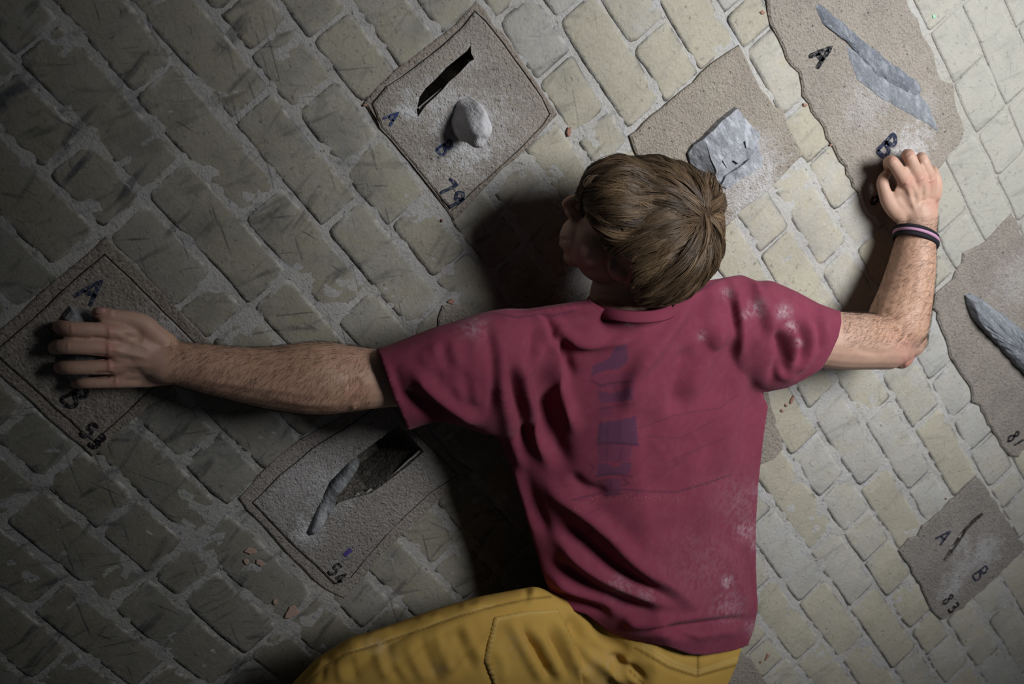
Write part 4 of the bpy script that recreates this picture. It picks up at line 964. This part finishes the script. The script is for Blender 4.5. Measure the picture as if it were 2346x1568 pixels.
P_FOLDS = [
    ([(1160, 1405), (1180, 1450), (1215, 1510), (1250, 1568)], 6, 12), ([(1215, 1430), (1250, 1490), (1290, 1560)], 7, 12), ([(1190, 1430), (1230, 1500), (1262, 1560)], -7, 10), ([(1260, 1400), (1295, 1470), (1330, 1530), (1360, 1568)], 8, 12), ([(1245, 1440), (1275, 1500), (1305, 1560)], -5, 9), ([(1290, 1420), (1320, 1490), (1350, 1550)], -7, 10),
    ([(1330, 1440), (1350, 1490), (1400, 1540), (1450, 1568)], 8, 13), ([(1310, 1400), (1330, 1460), (1380, 1520)], -9, 14), ([(1390, 1500), (1440, 1530), (1480, 1568)], -8, 10), ([(1430, 1500), (1440, 1540), (1470, 1568)], 6, 10), ([(1350, 1420), (1400, 1470), (1450, 1500)], -5, 14),
    ([(1060, 1420), (1080, 1470), (1110, 1520)], 5, 11), ([(1040, 1430), (1060, 1490), (1095, 1550)], -4, 9), ([(1000, 1440), (1010, 1490), (1040, 1550)], 4.5, 11), ([(960, 1450), (980, 1510), (1010, 1568)], -4.5, 9), ([(930, 1470), (950, 1520), (980, 1568)], 4.5, 10), ([(885, 1480), (900, 1530), (920, 1568)], -5, 9), ([(860, 1480), (870, 1520), (890, 1560)], 5, 9), ([(820, 1470), (840, 1480), (870, 1465)], -5, 9), ([(840, 1452), (870, 1448), (900, 1440)], 3.5, 7), ([(800, 1500), (810, 1540), (820, 1568)], -4, 9), ([(775, 1510), (780, 1545), (790, 1568)], 4, 9), ([(740, 1520), (735, 1568)], -4, 9), ([(950, 1415), (990, 1420), (1010, 1405)], 3, 8), ([(1050, 1385), (1080, 1395), (1110, 1380)], 3, 8), ([(1130, 1480), (1150, 1520), (1150, 1568)], 3, 10), ([(1020, 1470), (1030, 1500), (1015, 1540)], 3, 8),
    ([(1200, 1340), (1208, 1365), (1200, 1385)], -4, 6), ([(1225, 1345), (1222, 1370)], 3.5, 7),
    ([(1132, 1415), (1203, 1401), (1278, 1396)], -1.8, 4), ([(1132, 1417), (1109, 1513), (1134, 1568)], -1.8, 4), ([(795, 1499), (874, 1476), (968, 1443), (1062, 1410), (1132, 1391), (1212, 1373)], -1.6, 4), ([(795, 1499), (740, 1530), (705, 1568)], -1.6, 4), ([(1456, 1490), (1531, 1532), (1596, 1551), (1685, 1522)], -1.8, 4), ([(1599, 1500), (1599, 1551)], -1.8, 4), ([(1475, 1475), (1540, 1515), (1600, 1537), (1688, 1508)], -1.0, 3.5)]
P_FOLDS = [(q, a_ * (.85 if np.mean([v[0] for v in q]) < 1130 and abs(a_) > 2 else 1.0), g_) for q, a_, g_ in P_FOLDS] + [
    ([(1120, 1400), (1010, 1450), (880, 1530), (800, 1590)], 4, 20), ([(1180, 1420), (1090, 1500), (1040, 1570)], -4, 15), ([(1060, 1440), (960, 1500), (900, 1570)], -4, 14), ([(960, 1430), (860, 1500), (790, 1560)], -3.5, 12), ([(880, 1500), (920, 1540), (940, 1568)], 3, 10), ([(1080, 1470), (1030, 1530), (1000, 1568)], 3.5, 12), ([(740, 1500), (760, 1520), (800, 1520)], -3.5, 8), ([(860, 1465), (890, 1478), (880, 1490)], -3.5, 7)]
displace(pants, P_FOLDS, 1.45, 1.0, 3)
co, no = get_co(pants), get_no(pants); px, py, zz = proj(co); fc = facing(co, no)
pm = poly_mask(px, py, [(1132, 1415), (1203, 1401), (1278, 1396), (1330, 1500), (1340, 1620), (1150, 1620), (1109, 1513)])
POCKET = pm & (fc > .1)
ST = np.zeros(len(co)); CK = np.zeros(len(co))
for ln in ([(1138, 1421), (1205, 1407), (1278, 1402)], [(1138, 1421), (1116, 1513), (1140, 1568)], [(795, 1494), (874, 1471), (968, 1438), (1062, 1405), (1132, 1386)], [(1475, 1475), (1540, 1515), (1600, 1537), (1688, 1508)], [(1470, 1482), (1535, 1523), (1598, 1544), (1686, 1515)]):
    d, _ = seg_dist(px, py, ln); ST = np.maximum(ST, np.where(fc > .05, np.exp(-(d / 2.5) ** 2), 0))
for x, y, r, s in ((865, 1475, 22, .7), (900, 1490, 18, .5), (1180, 1470, 22, .4), (1380, 1540, 40, .5), (1010, 1530, 24, .3)):
    CK = np.maximum(CK, s * np.exp(-((px - x) ** 2 + (py - y) ** 2) / (r * r)))
SM = np.zeros(len(co))
for ln in ([(795, 1499), (874, 1476), (968, 1443), (1062, 1410), (1132, 1391), (1212, 1373), (1262, 1368)], [(795, 1499), (740, 1530), (705, 1568)], [(1456, 1486), (1531, 1530), (1596, 1551), (1690, 1524)], [(1599, 1500), (1599, 1551)], [(1440, 1535), (1475, 1568)]):
    d, _ = seg_dist(px, py, ln); SM = np.maximum(SM, np.where(fc > .05, np.exp(-(d / 2.4) ** 2), 0))
put_attr(pants, 'seam', SM); put_attr(pants, 'stitch', ST); put_attr(pants, 'chalk', CK)
pants.materials.append(M_PANTS)
pants_o = bpy.data.objects.new('trousers', pants); link(pants_o, person); pants_o['label'] = 'creased mustard yellow trousers with a back pocket'
_bm = bmesh.new(); _bm.from_mesh(pants)
bmesh.ops.delete(_bm, geom=[v for v, k in zip(list(_bm.verts), POCKET) if not k], context='VERTS')
for v in _bm.verts: v.co += v.normal * .0026
_pk = bpy.data.meshes.new('back_pocket'); _bm.to_mesh(_pk); _bm.free(); _pk.materials.append(M_PANTS)
cut_mesh(_pk, [([(0, 0), (1, 0), (0, 1)], [(1132, 1415), (1203, 1401), (1278, 1396), (1330, 1500), (1340, 1620), (1150, 1620), (1109, 1513), (1132, 1415)])]); _pk.polygons.foreach_set('use_smooth', [True] * len(_pk.polygons))
pk_o = bpy.data.objects.new('back_pocket', _pk); link(pk_o, pants_o)
_so = pk_o.modifiers.new('thickness', 'SOLIDIFY'); _so.thickness = 0.003; _so.offset = -1.0

# --- wristband
M_BLK = plain('black_cord', (0.018, 0.017, 0.022), 0.8); M_PNK = plain('pink_cord', (0.50, 0.27, 0.40), 0.8)
wb = band('wristband', (2048, 541), (2149, 563), .081, (5, -17), .042, 13, .005, M_BLK, person, 56); wb['label'] = 'black and pink cord wristband'
band('pink_stripe', (2049, 532), (2149, 554), .081, (5, -17), .0425, 9, .006, M_PNK, wb, 56)['label'] = 'pink stripe'
band('upper_cord', (2049, 525), (2149, 547), .081, (5, -17), .042, 8, .005, M_BLK, wb, 56)

# --- finger and thumb nails
def nail(px, py, h, rx, ry, rot, parent):
    v, f = ellipsoid(px, py, h, rx, ry, .003, rot, 14, 8); return fix_normals(mesh_obj('nail', v, f, M_NAIL, parent, True))
M_NAIL = plain('nail', (0.55, 0.30, 0.27), 0.35, 0.5)
nail(229, 713, .0595, 13, 8, -0.15, person)

# --- hair
def strand_object(name, pts, radii, mat, parent):
    hc = bpy.data.hair_curves.new(name); N, Q = pts.shape[0], pts.shape[1]
    hc.add_curves([Q] * N)
    hc.attributes['position'].data.foreach_set('vector', np.ascontiguousarray(pts, dtype=np.float32).ravel())
    ra = hc.attributes.get('radius') or hc.attributes.new('radius', 'FLOAT', 'POINT')
    ra.data.foreach_set('value', np.ascontiguousarray(radii, dtype=np.float32).ravel())
    hc.materials.append(mat); o = bpy.data.objects.new(name, hc); return link(o, parent)

t = NT('hair_brown'); p = t.pos(); rnd = t.n('HairInfo', 4)
cl = t.attr('tone')
c = t.mix(cl, (0.045, 0.028, 0.017), (0.265, 0.170, 0.092)); c = t.mix(t.math('MULTIPLY', rnd, 0.3), c, (0.10, 0.064, 0.040))
M_HAIR = t.done(c, 0.42, None, 0.45)
t = NT('scalp_hair'); p = t.pos(); c = t.mix(t.noise(p, 60.0, 3.0), (0.035, 0.02, 0.011), (0.07, 0.04, 0.022)); M_SCALP = t.done(c, 0.7, t.bump(t.noise(p, 300.0, 3.0), 0.6, 0.004), 0.2)
shell_p = [ellipsoid(1492, 530, .240, 162, 164, .094), ellipsoid(1420, 470, .232, 90, 104, .076), ellipsoid(1412, 535, .238, 42, 46, .05), ellipsoid(1510, 635, .225, 66, 58, .06), ellipsoid(1595, 470, .235, 58, 72, .075)]
shell = voxel_union('hair', shell_p, 0.004, 12)
FACE = [(1200, 452), (1334, 452), (1346, 500), (1360, 522), (1374, 548), (1384, 574), (1402, 584), (1430, 588), (1448, 602), (1454, 630), (1446, 660), (1452, 690), (1470, 720), (1200, 740)]
cut_mesh(shell, [(FACE, [(0, 0), (1, 1)])])
shell.materials.append(M_SCALP)
hair_o = bpy.data.objects.new('hair', shell); link(hair_o, person); hair_o['label'] = 'thick straight light brown hair'
vs = [v.co.copy() for v in shell.vertices]; bvh = BVHTree.FromPolygons(vs, [tuple(q.vertices) for q in shell.polygons])
hitdir = lambda x, y: (Vector(W(x, y, 0)) - Vector(CAM)).normalized()
loc, nrm, _, _ = bvh.ray_cast(Vector(CAM), hitdir(1622, 492)); WH = loc
areas = np.array([q.area for q in shell.polygons]); cents = np.array([q.center for q in shell.polygons]); nors = np.array([q.normal for q in shell.polygons])
cpx, cpy, _ = proj(cents); dirs = cents - CAM; dirs /= np.linalg.norm(dirs, axis=1)[:, None]
vis = -(nors * dirs).sum(1) > -0.55
pr_ = areas * vis * np.where((cpx < 1360) & (cpy > 500), 0, 1); pr_ /= pr_.sum()
GUIDES, CH, Q = 900, 22, 12
ids = RNG.choice(len(areas), GUIDES, p=pr_)
allp = []; tones = []
eyv = Vector(EY); exv = Vector(EX)
for gi in ids:
    pos = Vector(cents[gi]); n0 = Vector(nors[gi]); pts = []
    L = random.uniform(.055, .085); tone = min(1, max(0, random.gauss(.45, .28))); lift = random.uniform(.001, .006); swirl = random.uniform(-.35, .2)
    bend = random.uniform(-.25, .25)
    for s in range(Q):
        f = s / (Q - 1)
        l2, nn, _, dd = bvh.find_nearest(pos)
        if nn is None: nn = n0
        out = pos - WH; d = out - nn * out.dot(nn)
        if d.length < 1e-5: d = Vector((random.uniform(-1, 1), 0, random.uniform(-1, 1)))
        d.normalize(); d = d + nn.cross(d) * (swirl + bend * f) - eyv * (.28 * f)
        d = d - nn * d.dot(nn); d.normalize()
        pts.append(l2 + nn * (.0006 + lift * math.sin(min(1, f * 1.15) * math.pi * .8) + .0006))
        pos = l2 + d * L / Q
    pts = np.array(pts)
    fx_, fy_, _ = proj(pts); bad = poly_mask(fx_, fy_, FACE)
    if bad.any():
        k0 = int(np.argmax(bad))
        if k0 < 3: continue
        src = pts[:k0]; u = np.linspace(0, k0 - 1, Q); i0 = np.minimum(u.astype(int), k0 - 2); w_ = (u - i0)[:, None]
        pts = src[i0] * (1 - w_) + src[i0 + 1] * w_
    dx, dy, _ = proj(pts[0:1])
    if tone > .5 and dy[0] < 430: tone *= .6
    side = np.array(nrm); 
    for cidx in range(CH):
        o = RNG.normal(0, 1, 3); o -= np.array(n0) * (o @ np.array(n0)); o *= .0036
        fl = np.linspace(0, 1, Q)[:, None]
        kk = 1.0 - .72 * fl ** 1.2
        q = pts + o[None, :] * kk + np.array(n0)[None, :] * RNG.uniform(0, .0016) * fl
        allp.append(q); tones.append(min(1, max(0, tone + RNG.normal(0, .1))))
# loose fringe strands over the brow and wisps at the crown
for _ in range(140):
    a = WP(random.uniform(1345, 1400), random.uniform(400, 450), .255); e = WP(random.uniform(1322, 1350), random.uniform(440, 505), .235)
    m = WP(random.uniform(1322, 1345), random.uniform(405, 430), .255); fl = np.linspace(0, 1, Q)[:, None]
    allp.append((1 - fl) ** 2 * a + 2 * fl * (1 - fl) * m + fl ** 2 * e); tones.append(random.uniform(.1, .6))
for _ in range(26):
    a = WP(random.uniform(1610, 1650), random.uniform(440, 560), .27); e = a + EX * random.uniform(.01, .03) + EY * random.uniform(-.02, .02); m = (a + e) / 2 + EY * random.uniform(-.01, .012) - EZ * .004; fl = np.linspace(0, 1, Q)[:, None]
    allp.append((1 - fl) ** 2 * a + 2 * fl * (1 - fl) * m + fl ** 2 * e); tones.append(random.uniform(.4, .9))
allp = np.array(allp); rad = np.tile(np.linspace(.00034, .00012, Q), (len(allp), 1))
ho = strand_object('hair_strands', allp, rad, M_HAIR, hair_o); ho['kind'] = 'stuff'
ta = ho.data.attributes.new('tone', 'FLOAT', 'CURVE'); ta.data.foreach_set('value', np.array(tones, dtype=np.float32))
# lashes and brow
lash = []
for _ in range(70):
    a = WP(1340 + random.uniform(-3, 3), random.uniform(462, 498), .225); e = a - EX * random.uniform(.003, .007) + EY * random.uniform(-.003, .002)
    lash.append(np.linspace(a, e, 4))
M_DKHAIR = plain('dark_hair', (0.03, 0.018, 0.012), 0.6)
strand_object('eyelashes', np.array(lash), np.full((len(lash), 4), .0003), M_DKHAIR, person)['kind'] = 'stuff'
# fine arm hair
bpx, bpy_, _ = proj(get_co(body)); bco = get_co(body); bno = get_no(body)
armm = (((bpx > 390) & (bpx < 850) & (bpy_ > 760)) | ((bpx > 1985) & (bpy_ > 500) & (bpy_ < 800) & (bpx < 2150)) | ((bpx > 1930) & (bpx < 2060) & (bpy_ > 700) & (bpy_ < 800))) & (facing(bco, bno) > -.1)
cand = np.nonzero(armm)[0]; pick = RNG.choice(cand, min(len(cand), 9000), replace=False)
left = bpx[pick] < 1000
axis = np.where(left[:, None], (-EX * .5 - EY * .9)[None], (EX * .75 + EY * .5)[None])
v = axis + RNG.normal(0, .35, (len(pick), 3)); v -= bno[pick] * (v * bno[pick]).sum(1)[:, None]; v /= np.linalg.norm(v, axis=1)[:, None]
Ls = RNG.uniform(.006, .013, len(pick))[:, None]
ah = np.stack([bco[pick], bco[pick] + v * Ls * .5 + bno[pick] * .0015, bco[pick] + v * Ls + bno[pick] * .0022], 1)
strand_object('arm_hair', ah, np.tile([.00009, .00007, .00003], (len(pick), 1)), M_DKHAIR, person)['kind'] = 'stuff'
